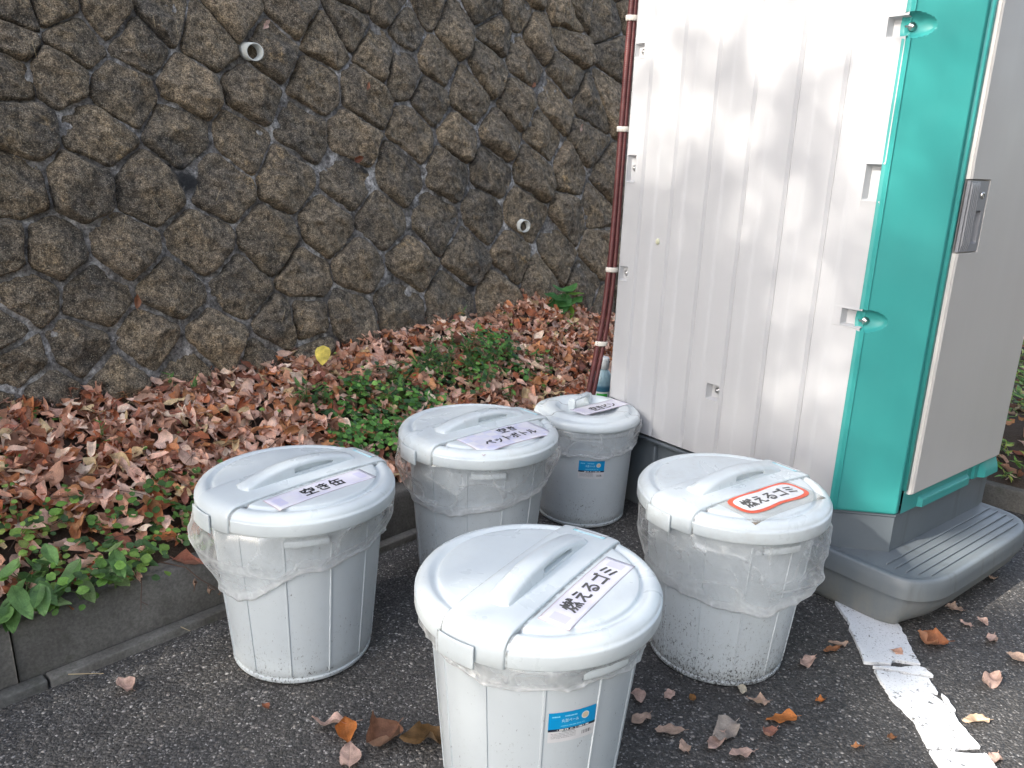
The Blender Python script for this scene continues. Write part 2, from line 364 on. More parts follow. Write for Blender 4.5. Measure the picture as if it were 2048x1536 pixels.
def m_tape():
    t = NT('clear_tape'); g = t.n('NewGeometry').outputs['Position']; n = t.noise(g, 50, 5, .7)
    uv = t.n('UVMap').outputs[0]; sp = t.n('SeparateXYZ'); t.l(uv, sp.inputs[0])
    ex = t.math('MULTIPLY', t.math('ABSOLUTE', t.math('SUBTRACT', sp.outputs[0], .5)), 2); ey = t.math('MULTIPLY', t.math('ABSOLUTE', t.math('SUBTRACT', sp.outputs[1], .5)), 2)
    e = t.math('MULTIPLY', t.math('MULTIPLY', ex, ex), t.math('MULTIPLY', ey, ey))
    grime = t.ramp(t.math('ADD', e, t.math('MULTIPLY', t.math('SUBTRACT', n, .5), 1.2)), [(.45, 0), (.9, .85)])
    b = t.n('BsdfPrincipled'); t.l(t.mix(grime, (.52, .49, .42), (.20, .15, .10)), b.inputs['Base Color']); b.inputs['Roughness'].default_value = .25
    tp = t.n('BsdfTransparent'); mx = t.n('MixShader'); t.l(t.math('ADD', t.math('MULTIPLY', grime, .75), .14, clamp=True), mx.inputs[0])
    t.l(tp.outputs[0], mx.inputs[1]); t.l(b.outputs[0], mx.inputs[2]); t.l(mx.outputs[0], t.out.inputs[0]); return t.m
def m_sticker():
    t = NT('sticker_print'); uv = t.n('UVMap').outputs[0]; sp = t.n('SeparateXYZ'); t.l(uv, sp.inputs[0]); x, y = sp.outputs[0], sp.outputs[1]
    rect = lambda x0, x1, y0, y1: t.math('MULTIPLY', t.math('MULTIPLY', t.math('GREATER_THAN', x, x0), t.math('LESS_THAN', x, x1)), t.math('MULTIPLY', t.math('GREATER_THAN', y, y0), t.math('LESS_THAN', y, y1)))
    dash = lambda sc, th: t.math('GREATER_THAN', t.noise(uv_s(sc), 1, 1), th)
    def uv_s(sc):
        mp = t.n('Mapping'); t.l(uv, mp.inputs[0]); mp.inputs['Scale'].default_value = sc; return mp.outputs[0]
    g = t.n('NewGeometry').outputs['Position']
    col = t.mix(t.noise(g, 60, 4), (.50, .50, .52), (.66, .66, .67))
    col = t.mix(t.math('GREATER_THAN', y, .44), col, (.0, .26, .56))
    col = t.mix(rect(0, 1, .37, .45), col, (.012, .015, .03))
    col = t.mix(t.math('MULTIPLY', rect(.18, .85, .385, .435), dash((36, 3, 1), .5)), col, (.6, .6, .6))
    col = t.mix(rect(.28, .55, .335, .35), col, (.02, .02, .02))
    for yy in (.29, .24, .19, .14):
        col = t.mix(t.math('MULTIPLY', rect(.06, .58, yy - .012, yy + .012), dash((60, 20, 1), .42)), col, (.30, .30, .32))
    col = t.mix(t.math('MULTIPLY', rect(.70, .93, .12, .24), dash((70, .5, 1), .5)), col, (.12, .12, .13))
    col = t.mix(t.math('MULTIPLY', rect(.07, .23, .84, .88), dash((70, 6, 1), .4)), col, (.25, .65, .8))
    col = t.mix(t.math('MULTIPLY', rect(.33, .58, .84, .88), dash((70, 6, 1), .4)), col, (.25, .6, .75))
    col = t.mix(t.math('MULTIPLY', rect(.25, .75, .52, .55), dash((60, 6, 1), .45)), col, (.2, .6, .75))
    dx = t.math('MULTIPLY', t.math('SUBTRACT', x, .76), 1.45); dy = t.math('SUBTRACT', y, .76)
    r2 = t.math('ADD', t.math('MULTIPLY', dx, dx), t.math('MULTIPLY', dy, dy))
    col = t.mix(t.math('LESS_THAN', r2, .0145), col, (.62, .66, .62)); col = t.mix(t.math('LESS_THAN', r2, .0085), col, (.55, .47, .34))
    t.bsdf(col, .3); return t.m
def m_lidsticker():
    t = NT('small_sticker_print'); uv = t.n('UVMap').outputs[0]; sp = t.n('SeparateXYZ'); t.l(uv, sp.inputs[0]); x, y = sp.outputs[0], sp.outputs[1]
    col = t.mix(t.ramp(y, [(.0, 1), (.5, 0)]), (.66, .67, .68), (.40, .66, .74))
    ln = t.math('MULTIPLY', t.math('LESS_THAN', t.math('ABSOLUTE', t.math('SUBTRACT', y, .55)), .05), t.math('GREATER_THAN', t.noise(t.n('TexCoord').outputs['UV'], 14, 2), .38))
    col = t.mix(ln, col, (.06, .08, .09))
    c2 = t.math('MULTIPLY', t.math('LESS_THAN', t.math('ABSOLUTE', t.math('SUBTRACT', y, .25)), .13), t.math('GREATER_THAN', t.math('ABSOLUTE', t.math('SUBTRACT', x, .5)), .36))
    col = t.mix(t.math('MULTIPLY', c2, .6), col, (.10, .52, .62)); t.bsdf(col, .3); return t.m
def m_frp(name, base, rough=.50, streak=.25, dirtc=(.25, .22, .17)):
    t = NT(name); c = t.coord()
    mp = t.n('Mapping'); t.l(c, mp.inputs[0]); mp.inputs['Scale'].default_value = (14, 14, .7)
    n1 = t.noise(mp.outputs[0], 1.2, 5, .6); n2 = t.noise(c, 3.5, 4, .6); n3 = t.noise(c, 90, 3); n4 = t.noise(c, 26, 5, .75)
    col = t.mix(t.ramp(n1, [(.3, 0), (.8, streak)]), base, tuple(x * .78 for x in base))
    col = t.mix(t.ramp(n2, [(.45, 0), (.8, .35)]), col, tuple(min(1, x * 1.08 + .02) for x in base))
    spot = t.ramp(n4, [(.73, 0), (.79, .45)]); col = t.mix(spot, col, dirtc)
    t.bsdf(col, t.ramp(n2, [(.3, rough - .05), (.7, rough + .1)]), t.bump(t.math('ADD', n3, t.math('MULTIPLY', n1, 2)), .05, .003), Specular_IOR_Level=.4); return t.m
def m_base():
    t = NT('base_plastic'); c = t.coord(); sp = t.n('SeparateXYZ'); t.l(c, sp.inputs[0])
    mp = t.n('Mapping'); t.l(c, mp.inputs[0]); mp.inputs['Scale'].default_value = (16, 16, 1.2)
    n1 = t.noise(mp.outputs[0], 1.3, 5, .6); n2 = t.noise(c, 5, 5, .6); n3 = t.noise(c, 60, 4, .6)
    col = t.mix(n2, (.085, .105, .125), (.135, .155, .170))
    low = t.ramp(sp.outputs[2], [(.0, 1), (.10, .35), (.17, 0)])
    f = t.math('MULTIPLY', low, t.ramp(t.math('ADD', t.math('MULTIPLY', n1, .7), t.math('MULTIPLY', n3, .3)), [(.3, .1), (.65, 1)]))
    col = t.mix(f, col, (.20, .195, .17)); col = t.mix(t.ramp(n1, [(.58, 0), (.72, .4)]), col, (.05, .055, .055))
    t.bsdf(col, t.ramp(n2, [(.3, .38), (.7, .58)]), t.bump(n3, .08, .003)); return t.m
def m_pipe():
    t = NT('pipe_plastic'); c = t.coord(); n = t.noise(c, 30, 4)
    t.bsdf(t.mix(t.ramp(n, [(.35, 0), (.7, .7)]), (.66, .68, .66), (.36, .37, .33)), .55); return t.m
def m_bottle():
    t = NT('blue_bottle'); c = t.coord(); sp = t.n('SeparateXYZ'); t.l(c, sp.inputs[0])
    col = t.ramp(sp.outputs[2], [(.0, (.05, .19, .30)), (.128, (.04, .16, .26)), (.134, (.22, .38, .47)), (.25, (.40, .52, .58))])
    col = t.ramp(sp.outputs[2], [(0, (.10, .27, .38)), (.135, (.05, .17, .27)), (.145, (.27, .45, .54)), (.25, (.42, .56, .62))])
    t.bsdf(col, .25, Transmission_Weight=.25); return t.m
def m_bark():
    t = NT('bark'); c = t.coord('Object', (10, 10, 2)); n = t.noise(c, 2, 6, .7)
    t.bsdf(t.mix(n, (.05, .04, .03), (.16, .13, .10)), .9, t.bump(n, .8, .03)); return t.m

M = dict(asphalt=m_asphalt(), paint=m_paint(), kerb=m_concrete('kerb_concrete'), strip=m_concrete('strip_concrete', (.075, .07, .062), (.16, .155, .145), 2),
         stone=m_stone(), mortar=m_mortar(), soil=m_soil(), leaf=m_leaf('dry_leaf'), green=m_leaf('green_leaf', .42, .35, .6),
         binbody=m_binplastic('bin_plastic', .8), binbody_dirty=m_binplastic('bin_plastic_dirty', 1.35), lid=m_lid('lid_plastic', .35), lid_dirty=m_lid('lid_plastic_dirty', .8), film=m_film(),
         checks=m_paper('checks'), grid=m_paper('grid'), plain=m_paper('plain'), ink=m_ink('black_ink', (.012, .012, .014)), greyink=m_ink('faded_ink', (.035, .035, .036), (.10, .098, .095)),
         tape=m_tape(), sticker=m_sticker(), lidsticker=m_lidsticker(), white=m_frp('white_panel', (.44, .445, .462)), doorm=m_frp('door_panel', (.47, .46, .45), .45, .2),
         teal=m_frp('teal_panel', (.036, .275, .262), .38, .2, (.05, .2, .17)), base=m_base(), handle=m_frp('handle_plastic', (.20, .205, .225), .4, .1), steel=simple('steel', (.55, .54, .52), .28, Metallic=1.0),
         dark=simple('dark_rubber', (.015, .015, .017), .6), conduit=m_ink('conduit', (.085, .022, .024), (.13, .040, .038)), tapeband=simple('tape_band', (.58, .55, .50), .6), pipe=m_pipe(),
         bottle=m_bottle(), capw=simple('cap_white', (.70, .74, .76), .4), blabel=simple('bottle_label', (.62, .68, .70), .4), bgreen=simple('label_green', (.05, .42, .06), .4),
         red=simple('red_print', (.72, .10, .045), .4), whitep=simple('white_print', (.72, .72, .73), .4), swhite=simple('sticker_white', (.45, .75, .85), .4), bark=m_bark(), twig=simple('twig', (.11, .065, .045), .8), straw=simple('straw', (.42, .33, .2), .7),
         navy=simple('navy_print', (.02, .025, .07), .5), plug=simple('plug_plastic', (.50, .50, .36), .5), pitm=simple('clay', (.2, .15, .1), .9))

# ------------------------------------------------------------------ wall frame
K0 = np.array([-1.117, 1.523]); ES = np.array([.6716, .7408]); EQ = np.array([-.7408, .6716])
ZB = 0.2; BAT = .2
def wall_pt(s, z, out=0.0):
    """point on the wall face; out = distance towards the viewer"""
    s = np.asarray(s, float); z = np.asarray(z, float); out = np.asarray(out, float)
    nb = 1 / math.sqrt(1 + BAT * BAT)
    q = .739 + BAT * (z - .42) - out * nb; zz = z + out * BAT * nb
    xy = K0 + s[..., None] * ES + q[..., None] * EQ
    return np.concatenate([xy, zz[..., None]], -1)
def bed_pt(s, q, z):
    s, q, z = np.broadcast_arrays(np.asarray(s, float), np.asarray(q, float), np.asarray(z, float))
    xy = K0 + s[..., None] * ES + q[..., None] * EQ
    return np.concatenate([xy, z[..., None]], -1)
SW = np.array([-8, .26, 1.06, 1.45, 1.9, 2.35, 2.55, 2.75, 3.0, 3.18, 3.6, 9]); ZW = np.array([.41, .41, .42, .44, .475, .485, .53, .51, .40, .37, .38, .40])
def bank_z(s, q):
    zw = np.interp(s, SW, ZW); t = np.clip((q - .03) / .70, 0, 1.2)
    z = .142 + (zw - .142) * t ** .9
    return z + .018 * noise(P3(s, q, 0), 5, 3) * sstep(0.02, .15, q) - .05 * sstep(-.30, .03, -q) * 0

# ------------------------------------------------------------------ ground
def ground():
    xs = np.concatenate([np.linspace(-40, -4, 10), np.linspace(-3.5, 4.5, 60), np.linspace(5, 40, 10)]); ys = np.concatenate([np.linspace(-40, -2, 10), np.linspace(-1.5, 5.5, 60), np.linspace(6, 40, 10)])
    X, Y = np.meshgrid(xs, ys, indexing='ij'); Z = .004 * noise(P3(X, Y), 1.3, 4) - .004
    o = obj('road', mesh('road', P3(X, Y, Z).reshape(-1, 3), grid_faces(len(xs), len(ys))), M['asphalt']); tag(o, kind='structure')
ground()
def painted_line():
    # thermoplastic slabs with cracks between them
    slabs = [[(.957, 2.07), (.955, 1.97), (.943, 1.921), (.935, 1.85), (.921, 1.775), (.95, 1.772), (.985, 1.768), (1.0, 1.785), (1.04, 1.782), (1.062, 1.776), (1.075, 1.86), (1.088, 1.93), (1.09, 2.07)],
             [(.938, 1.757), (.965, 1.760), (1.01, 1.757), (1.05, 1.766), (1.066, 1.757), (1.071, 1.728), (1.03, 1.731), (1.00, 1.738), (.972, 1.747)],
             [(.932, 1.742), (.965, 1.738), (1.00, 1.728), (1.03, 1.722), (1.055, 1.716), (1.050, 1.66), (1.03, 1.664), (1.01, 1.672), (1.0, 1.664), (1.03, 1.652), (1.047, 1.62), (1.047, 1.56), (1.050, 1.478), (.99, 1.466), (.933, 1.472), (.944, 1.56), (.927, 1.627)],
             [(.930, 1.458), (.96, 1.46), (1.02, 1.452), (1.052, 1.455), (1.05, 1.38), (1.052, 1.0), (1.05, .0), (1.04, -1.2), (.93, -1.2), (.925, .2), (.927, 1.2)],
             [(1.057, 1.655), (1.062, 1.64), (1.060, 1.60), (1.053, 1.60), (1.052, 1.63)]]
    parts = []
    for k, pl in enumerate(slabs):
        pts = []
        n = len(pl)
        for i in range(n):
            a, b = np.array(pl[i]), np.array(pl[(i + 1) % n]); m_ = max(2, int(np.linalg.norm(b - a) / .006)); m_ = min(m_, 60)
            for j in range(m_): pts.append(a + (b - a) * j / m_)
        pts = np.array(pts); nz = noise(P3(pts[:, 0], pts[:, 1]), 60, 5) * .0035 + noise(P3(pts[:, 0], pts[:, 1]), 170, 6) * .0016
        cen = pts.mean(0); d = pts - cen; d /= np.linalg.norm(d, axis=1)[:, None]; pts = pts + d * nz[:, None]
        m_ = len(pts); top = P3(pts[:, 0], pts[:, 1], .0065); bot = P3(pts[:, 0], pts[:, 1], -.008)
        me = mesh('road_marking', np.concatenate([top, bot]), [list(range(m_))] + [[i, i + m_, (i + 1) % m_ + m_, (i + 1) % m_] for i in range(m_)], smooth=False)
        parts.append(obj('painted_slab', me, M['paint']))
    root = empty('road_marking'); tag(root, kind='structure')
    for p in parts: p.parent = root
painted_line()

# ------------------------------------------------------------------ stone wall
def build_wall():
    root = empty('stone_wall', tuple(bed_pt(1.8, .74, 0)))
    inv = Matrix.Translation(root.location).inverted()
    tag(root, 'dark retaining wall of diagonal rough stones with grey mortar joints behind the leaves', 'stone wall')
    seeds = [(0.498, 1.567), (0.474, 1.48), (0.44, 1.387), (0.637, 1.51), (0.57, 1.4), (0.761, 1.592), (0.935, 1.622), (0.839, 1.521), (1.085, 1.562), (1.203, 1.662), (1.46, 1.706), (1.327, 1.552), (0.768, 1.358), (0.995, 1.393), (1.223, 1.384), (1.507, 1.444), (1.576, 1.625), (0.461, 1.228), (0.656, 1.218), (0.933, 1.241), (1.156, 1.229), (1.416, 1.265), (0.403, 1.073), (0.587, 1.079), (0.793, 1.059), (1.046, 1.076), (1.323, 1.108), (0.593, 1.586), (0.347, 0.879), (0.469, 0.872), (0.695, 0.871), (0.943, 0.875), (1.211, 0.868), (0.385, 0.764), (0.578, 0.736), (0.813, 0.742), (1.07, 0.72), (1.336, 0.742), (0.5, 0.578), (0.331, 0.557), (0.711, 0.581), (0.949, 0.544), (1.203, 0.566), (0.393, 0.466), (0.593, 0.462), (0.834, 0.45), (1.117, 0.434), (1.337, 0.432), (0.286, 0.657), (0.259, 0.426), (1.462, 0.918), (1.318, 0.569), (1.741, 0.93), (1.59, 0.754), (1.859, 0.757), (2.023, 0.922), (2.206, 0.758), (2.346, 0.936), (2.505, 0.748), (2.624, 0.946), (2.829, 0.746), (2.983, 0.921), (3.193, 0.735), (1.518, 0.572), (1.759, 0.602), (2.069, 0.572), (2.379, 0.565), (2.689, 0.628), (3.042, 0.547), (1.697, 1.697), (2.001, 1.733), (2.155, 1.607), (2.152, 1.831), (2.262, 1.762), (2.562, 1.773), (2.501, 1.892), (2.726, 1.896), (2.847, 1.787), (3.125, 1.914), (3.212, 2.011), (2.489, 1.606), (2.741, 1.679), (3.053, 1.639), (3.122, 1.805), (3.443, 1.942), (3.497, 1.772), (1.95, 1.537), (1.735, 1.425), (2.087, 1.432), (2.322, 1.471), (2.657, 1.467), (2.945, 1.48), (3.25, 1.493), (3.432, 1.56), (1.588, 1.092), (1.863, 1.121), (1.975, 1.284), (2.217, 1.288), (2.13, 1.14), (2.508, 1.294), (2.425, 1.137), (2.826, 1.324), (2.719, 1.141), (3.189, 1.297), (3.018, 1.145), (3.316, 1.123), (3.199, 0.97), (1.647, 1.25), (1.831, 1.585), (1.93, 1.803), (1.717, 1.821)]
    seeds = [list(p) for p in seeds]
    nphoto = len(seeds)
    ax, az = .235, .150
    r2 = np.random.default_rng(3)
    far = []
    for j in range(-1, 21):
        for i in range(-34, 34):
            s = i * ax + (j % 2) * ax / 2 + r2.normal() * .018; z = .26 + j * az + r2.normal() * .016
            if z > 3.05 or s < -6 or s > 7: continue
            if .16 < s < 3.75 and .40 < z < (1.55 + .175 * s) and s < 3.65: continue
            if min(math.hypot(s - a, z - b) for a, b in seeds[:nphoto]) < .115: continue
            near = (-.45 < s < 4.5 and .2 < z < 2.35)
            (seeds if near else far).append([s, z])
    nn = len(seeds)
    # the nearest 290 stones are parts, the others further along the wall are one joined part
    order = sorted(range(nphoto, nn), key=lambda k: (seeds[k][0] - 1.7) ** 2 + (seeds[k][1] - 1.2) ** 2)
    keep = set(range(nphoto)) | set(order[:290 - nphoto])
    allp = np.array(seeds + far); isnear = np.array([k in keep for k in range(nn)] + [False] * len(far))
    def cell(k):
        p = allp[k]; poly = [np.array(q) for q in ((p[0] - .3, p[1] - .3), (p[0] + .3, p[1] - .3), (p[0] + .3, p[1] + .3), (p[0] - .3, p[1] + .3))]
        d = np.hypot(allp[:, 0] - p[0], allp[:, 1] - p[1]); nb = np.where((d < .6) & (d > 1e-6))[0]
        for m_ in nb[np.argsort(d[nb])][:18]:
            q = allp[m_]; mid = (p + q) / 2; nrm = (q - p) / np.linalg.norm(q - p); out = []
            for i in range(len(poly)):
                a, b = poly[i], poly[(i + 1) % len(poly)]; da, db = (a - mid) @ nrm, (b - mid) @ nrm
                if da <= 0: out.append(a)
                if da * db < 0: out.append(a + (b - a) * da / (da - db))
            poly = out
        return np.array(poly)
    fv, ff, fn = [], [], 0
    for k in range(len(allp)):
        poly = cell(k)
        if len(poly) < 3: continue
        near = isnear[k]; c = poly.mean(0); s0, z0 = c
        gap = .0045 + .0035 * float(noise(P3(s0, z0), 2.2, 9)) + .0045 * (1 - min(1, max(0, (s0 * .35 + (z0 - .4) * .9))))
        P = poly
        for _ in range(2):   # corner cutting
            Q = []
            for i in range(len(P)):
                a, b = P[i], P[(i + 1) % len(P)]; Q += [a * .91 + b * .09, a * .09 + b * .91]
            P = np.array(Q)
        nt_, nr = (56, 15) if near else (16, 5)
        ang = np.linspace(0, 2 * np.pi, nt_, endpoint=False); Rr = np.zeros(nt_)
        for i, a_ in enumerate(ang):
            dr = np.array([math.cos(a_), math.sin(a_)]); best = .3
            for j in range(len(P)):
                u, v = P[j] - c, P[(j + 1) % len(P)] - P[j]; den = dr[0] * v[1] - dr[1] * v[0]
                if abs(den) < 1e-9: continue
                t_ = (u[0] * v[1] - u[1] * v[0]) / den; w_ = (u[0] * dr[1] - u[1] * dr[0]) / den
                if t_ > 0 and -1e-6 <= w_ <= 1 + 1e-6: best = min(best, t_)
            Rr[i] = best - gap
        cs = np.stack([np.cos(ang), np.sin(ang)], -1)
        Rr *= 1 + .06 * noise(P3(c[0] + cs[:, 0] * .1, c[1] + cs[:, 1] * .1, k), 14, 21) + .035 * noise(P3(c[0] + cs[:, 0] * .1, c[1] + cs[:, 1] * .1, k), 45, 22)
        rs = np.concatenate([np.linspace(0, 1, nr)[1:] ** .85, [1.015]])
        S = c[0] + np.outer(rs, Rr * cs[:, 0]); Z = c[1] + np.outer(rs, Rr * cs[:, 1])
        size = Rr.mean(); Hh = (.025 + .022 * r2.random()) * min(1.2, size / .085)
        rr = np.repeat(rs[:, None], nt_, 1)
        prof = (1 - np.clip(rr, 0, 1) ** 5.0) ** .6
        X = (S - c[0]) / size; Y = (Z - c[1]) / size
        h = prof * 1.06
        for _ in range(5):   # rough split faces
            a_ = r2.random() * 6.28; sl = .3 + .6 * r2.random()
            h = np.minimum(h, .80 + .42 * r2.random() - sl * (X * math.cos(a_) + Y * math.sin(a_)))
        h = np.maximum(h, prof * .28)
        h = h * Hh - .16 * Hh * Y                                     # lower half stands out more
        W = wall_pt(S, Z)
        edge = 1 - np.clip(rr, 0, 1) ** 10
        h = h + edge * (.0070 * fbm(W, 13, 2, 31) + .0042 * np.tanh(7 * noise(W, 9, 61)) + .0022 * np.tanh(9 * noise(W, 22, 62)) + .006 * (1 - 2 * np.abs(noise(W, 24, 37))) + .0032 * noise(W, 60, 41) + (.0018 * noise(W, 130, 43) if near else 0))
        h[-1] = -.035
        h[-2] = np.minimum(h[-2], .004)
        cen = wall_pt(np.array([c[0]]), np.array([c[1]]), np.array([h[0].mean() + .0005]))
        V = np.concatenate([cen, wall_pt(S, Z, h).reshape(-1, 3)])
        m_ = len(rs)
        f = []
        I, J = np.meshgrid(np.arange(m_ - 1), np.arange(nt_), indexing='ij'); J2 = (J + 1) % nt_
        q = np.stack([1 + I * nt_ + J, 1 + (I + 1) * nt_ + J, 1 + (I + 1) * nt_ + J2, 1 + I * nt_ + J2], -1).reshape(-1, 4)
        tri = np.stack([np.zeros(nt_, int), 1 + np.arange(nt_), 1 + (np.arange(nt_) + 1) % nt_, np.zeros(nt_, int)], -1)
        if near:
            loc = V[0].copy()
            fl = [list(map(int, t_[:3])) for t_ in tri] + q.tolist()
            me = mesh('stone', V - loc, fl)
            o = obj('stone', me, M['stone'], root, loc=tuple(Vector(loc) - root.location))
        else:
            q2 = np.concatenate([q, tri]); fv.append(V); ff.append(q2 + fn); fn += len(V)
    F = np.concatenate(ff); fl = [list(map(int, r[:3])) if r[0] == r[3] else list(map(int, r)) for r in F]
    o = obj('further_stones', mesh('further_stones', np.concatenate(fv) - np.array(root.location), fl), M['stone'], root); o['kind'] = 'stuff'
    # mortar bed
    ss = np.arange(-.6, 4.7, .0115); zz = np.arange(.15, 2.5, .0115)
    S, Z = np.meshgrid(ss, zz, indexing='ij'); W = wall_pt(S, Z)
    h = .0035 + .007 * fbm(W, 13, 3, 51) + .0035 * noise(W, 70, 55) - .006 * sstep(.9, 1.5, W[..., 2] - .12 * S)
    o = obj('mortar', mesh('mortar', wall_pt(S, Z, h).reshape(-1, 3) - np.array(root.location), grid_faces(len(ss), len(zz))), M['mortar'], root)
    far_g = []
    for a, b, c_, d in ((-6.1, -.6, .1, 3.1), (4.69, 7.1, .1, 3.1), (-.6, 4.69, 2.49, 3.1)):
        s2 = np.linspace(a, b, 60); z2 = np.linspace(c_, d, 40); S, Z = np.meshgrid(s2, z2, indexing='ij'); W = wall_pt(S, Z)
        far_g.append((wall_pt(S, Z, -.008 + .006 * fbm(W, 10, 2, 51)).reshape(-1, 3) - np.array(root.location), grid_faces(60, 40)))
    v, f = join(far_g); obj('mortar', mesh('mortar_far', v, f), M['mortar'], root)
    # coping and drain pipes
    v, f = [], []
    c0 = wall_pt(np.array([-6.1, 7.1]), np.array([3.1, 3.1]), np.array([.05, .05])); 
    A_, B_ = c0; e = np.append(EQ, 0)
    vv = np.array([A_, B_, B_ + .35 * e, A_ + .35 * e]); vv = np.concatenate([vv, vv + [0, 0, .12]]) - np.array(root.location)
    obj('coping', mesh('coping', vv, np.array([(0, 3, 2, 1), (4, 5, 6, 7), (0, 1, 5, 4), (1, 2, 6, 5), (2, 3, 7, 6), (3, 0, 4, 7)]), smooth=False), M['kerb'], root, bevel=.01)
    for (s, z) in ((1.236, 1.522), (2.573, .879)):
        prof = [(.0262, -.25), (.0262, .0), (.0268, .0012), (.0298, .0012), (.0305, 0), (.0305, -.25)]
        v, f = revolve([(a, b) for a, b in prof], 40)
        # pipe axis along local z, mouth cut slanted so that it looks a little down along the wall
        v = v.copy(); sel = v[:, 2] > -.01; v[sel, 2] += v[sel, 0] * .25
        p = wall_pt(np.array([s]), np.array([z]), np.array([.052]))[0]
        o = obj('drain_pipe', mesh('drain_pipe', v, f), M['pipe'], root, loc=tuple(Vector(p) - root.location))
        ax_ = Vector((-EQ[0], -EQ[1], -.10)).normalized(); o.rotation_mode = 'QUATERNION'; o.rotation_quaternion = ax_.to_track_quat('Z', 'Y')
        v, f = revolve([(.0, -.17), (.027, -.17)], 24)
        obj('soil_plug', mesh('soil_plug', v, f), M['dark'], o)
build_wall()

# hill above the wall
def hill():
    ss = np.linspace(-14, 14, 60); qq = np.concatenate([[1.27, 1.5], np.linspace(2, 22, 30)]); S, Q = np.meshgrid(ss, qq, indexing='ij')
    Z = 3.08 + (Q - 1.27) * .32 + .15 * noise(P3(S, Q), .6, 4)
    Z[:, 0] = 3.0
    o = obj('hillside', mesh('hillside', bed_pt(S, Q, Z).reshape(-1, 3), grid_faces(60, len(qq))), M['soil']); tag(o, kind='structure')
hill()

# ------------------------------------------------------------------ beds and kerb
S_END = 2.98
def beds():
    ss = np.arange(-6, 8, .05); qq = np.linspace(.03, .86, 24); S, Q = np.meshgrid(ss, qq, indexing='ij')
    o = obj('planting_bed', mesh('planting_bed', bed_pt(S, Q, bank_z(S, Q) - .012).reshape(-1, 3), grid_faces(len(ss), len(qq))), M['soil']); tag(o, kind='structure')
    ss = np.linspace(S_END + .02, 8, 70); qq = np.linspace(-4, .05, 60); S, Q = np.meshgrid(ss, qq, indexing='ij')
    o2 = obj('side_bed', mesh('side_bed', bed_pt(S, Q, side_z(S, Q)).reshape(-1, 3), grid_faces(len(ss), len(qq))), M['soil']); tag(o2, kind='structure')
    return o, o2
def side_z(s, q):
    return .06 + .12 * sstep(0, .5, s - S_END) + .05 * (s - S_END) * .4 + .02 * noise(P3(s, q), 3, 8)
BED, SIDEBED = beds()
def kerb():
    root = empty('kerb', tuple(bed_pt(0, 0, 0))); tag(root, 'weathered dark concrete kerb holding back the leaf bed', 'kerb')
    ang = math.atan2(ES[1], ES[0]); root.rotation_euler = (0, 0, ang)
    def block(x0, x1, name='kerb_block'):
        n = 24; xs = np.linspace(x0 + .0022, x1 - .0022, n)
        prof = [(-.001, -.05), (-.001, .0), (.006, .07), (.014, .132), (.022, .146), (.034, .151), (.085, .151), (.115, .145), (.12, -.05)]
        V = np.array([[(x, y, z) for (y, z) in prof] for x in xs]); V = V + .0022 * noise(V, 22, 7)[..., None] * np.array([0, -1, .6])
        v = V.reshape(-1, 3); f = grid_faces(n, len(prof)).tolist() + [list(range(len(prof)))[::-1], [len(v) - len(prof) + i for i in range(len(prof))]]
        o = obj(name, mesh(name, v, f), M['kerb'], root, bevel=.003)
    for k in range(-9, 14): block(.04 + k * .5, .04 + (k + 1) * .5)
    for k in range(-5, 8):
        x0, x1 = .09 + k * .9, .09 + (k + 1) * .9
        v, f = box(x1 - x0 - .006, .036, .07, ((x0 + x1) / 2, -.0215, -.018)); n_ = None
        obj('base_strip', mesh('base_strip', v, f, smooth=False), M['strip'], root, bevel=.004)
    # return along the side bed
    root2 = empty('kerb', tuple(bed_pt(S_END, 0, 0))); tag(root2, 'short mossy kerb beside the green ferny bed right of the toilet', 'kerb')
    root2.rotation_euler = (0, 0, math.atan2(-EQ[1], -EQ[0]))
    for k in range(0, 8):
        v, f = box(.49, .10, .14, (k * .5 + .25, .03, .01)); obj('kerb_block', mesh('kerb_block', v, f, smooth=False), M['kerb'], root2, bevel=.008)
kerb()

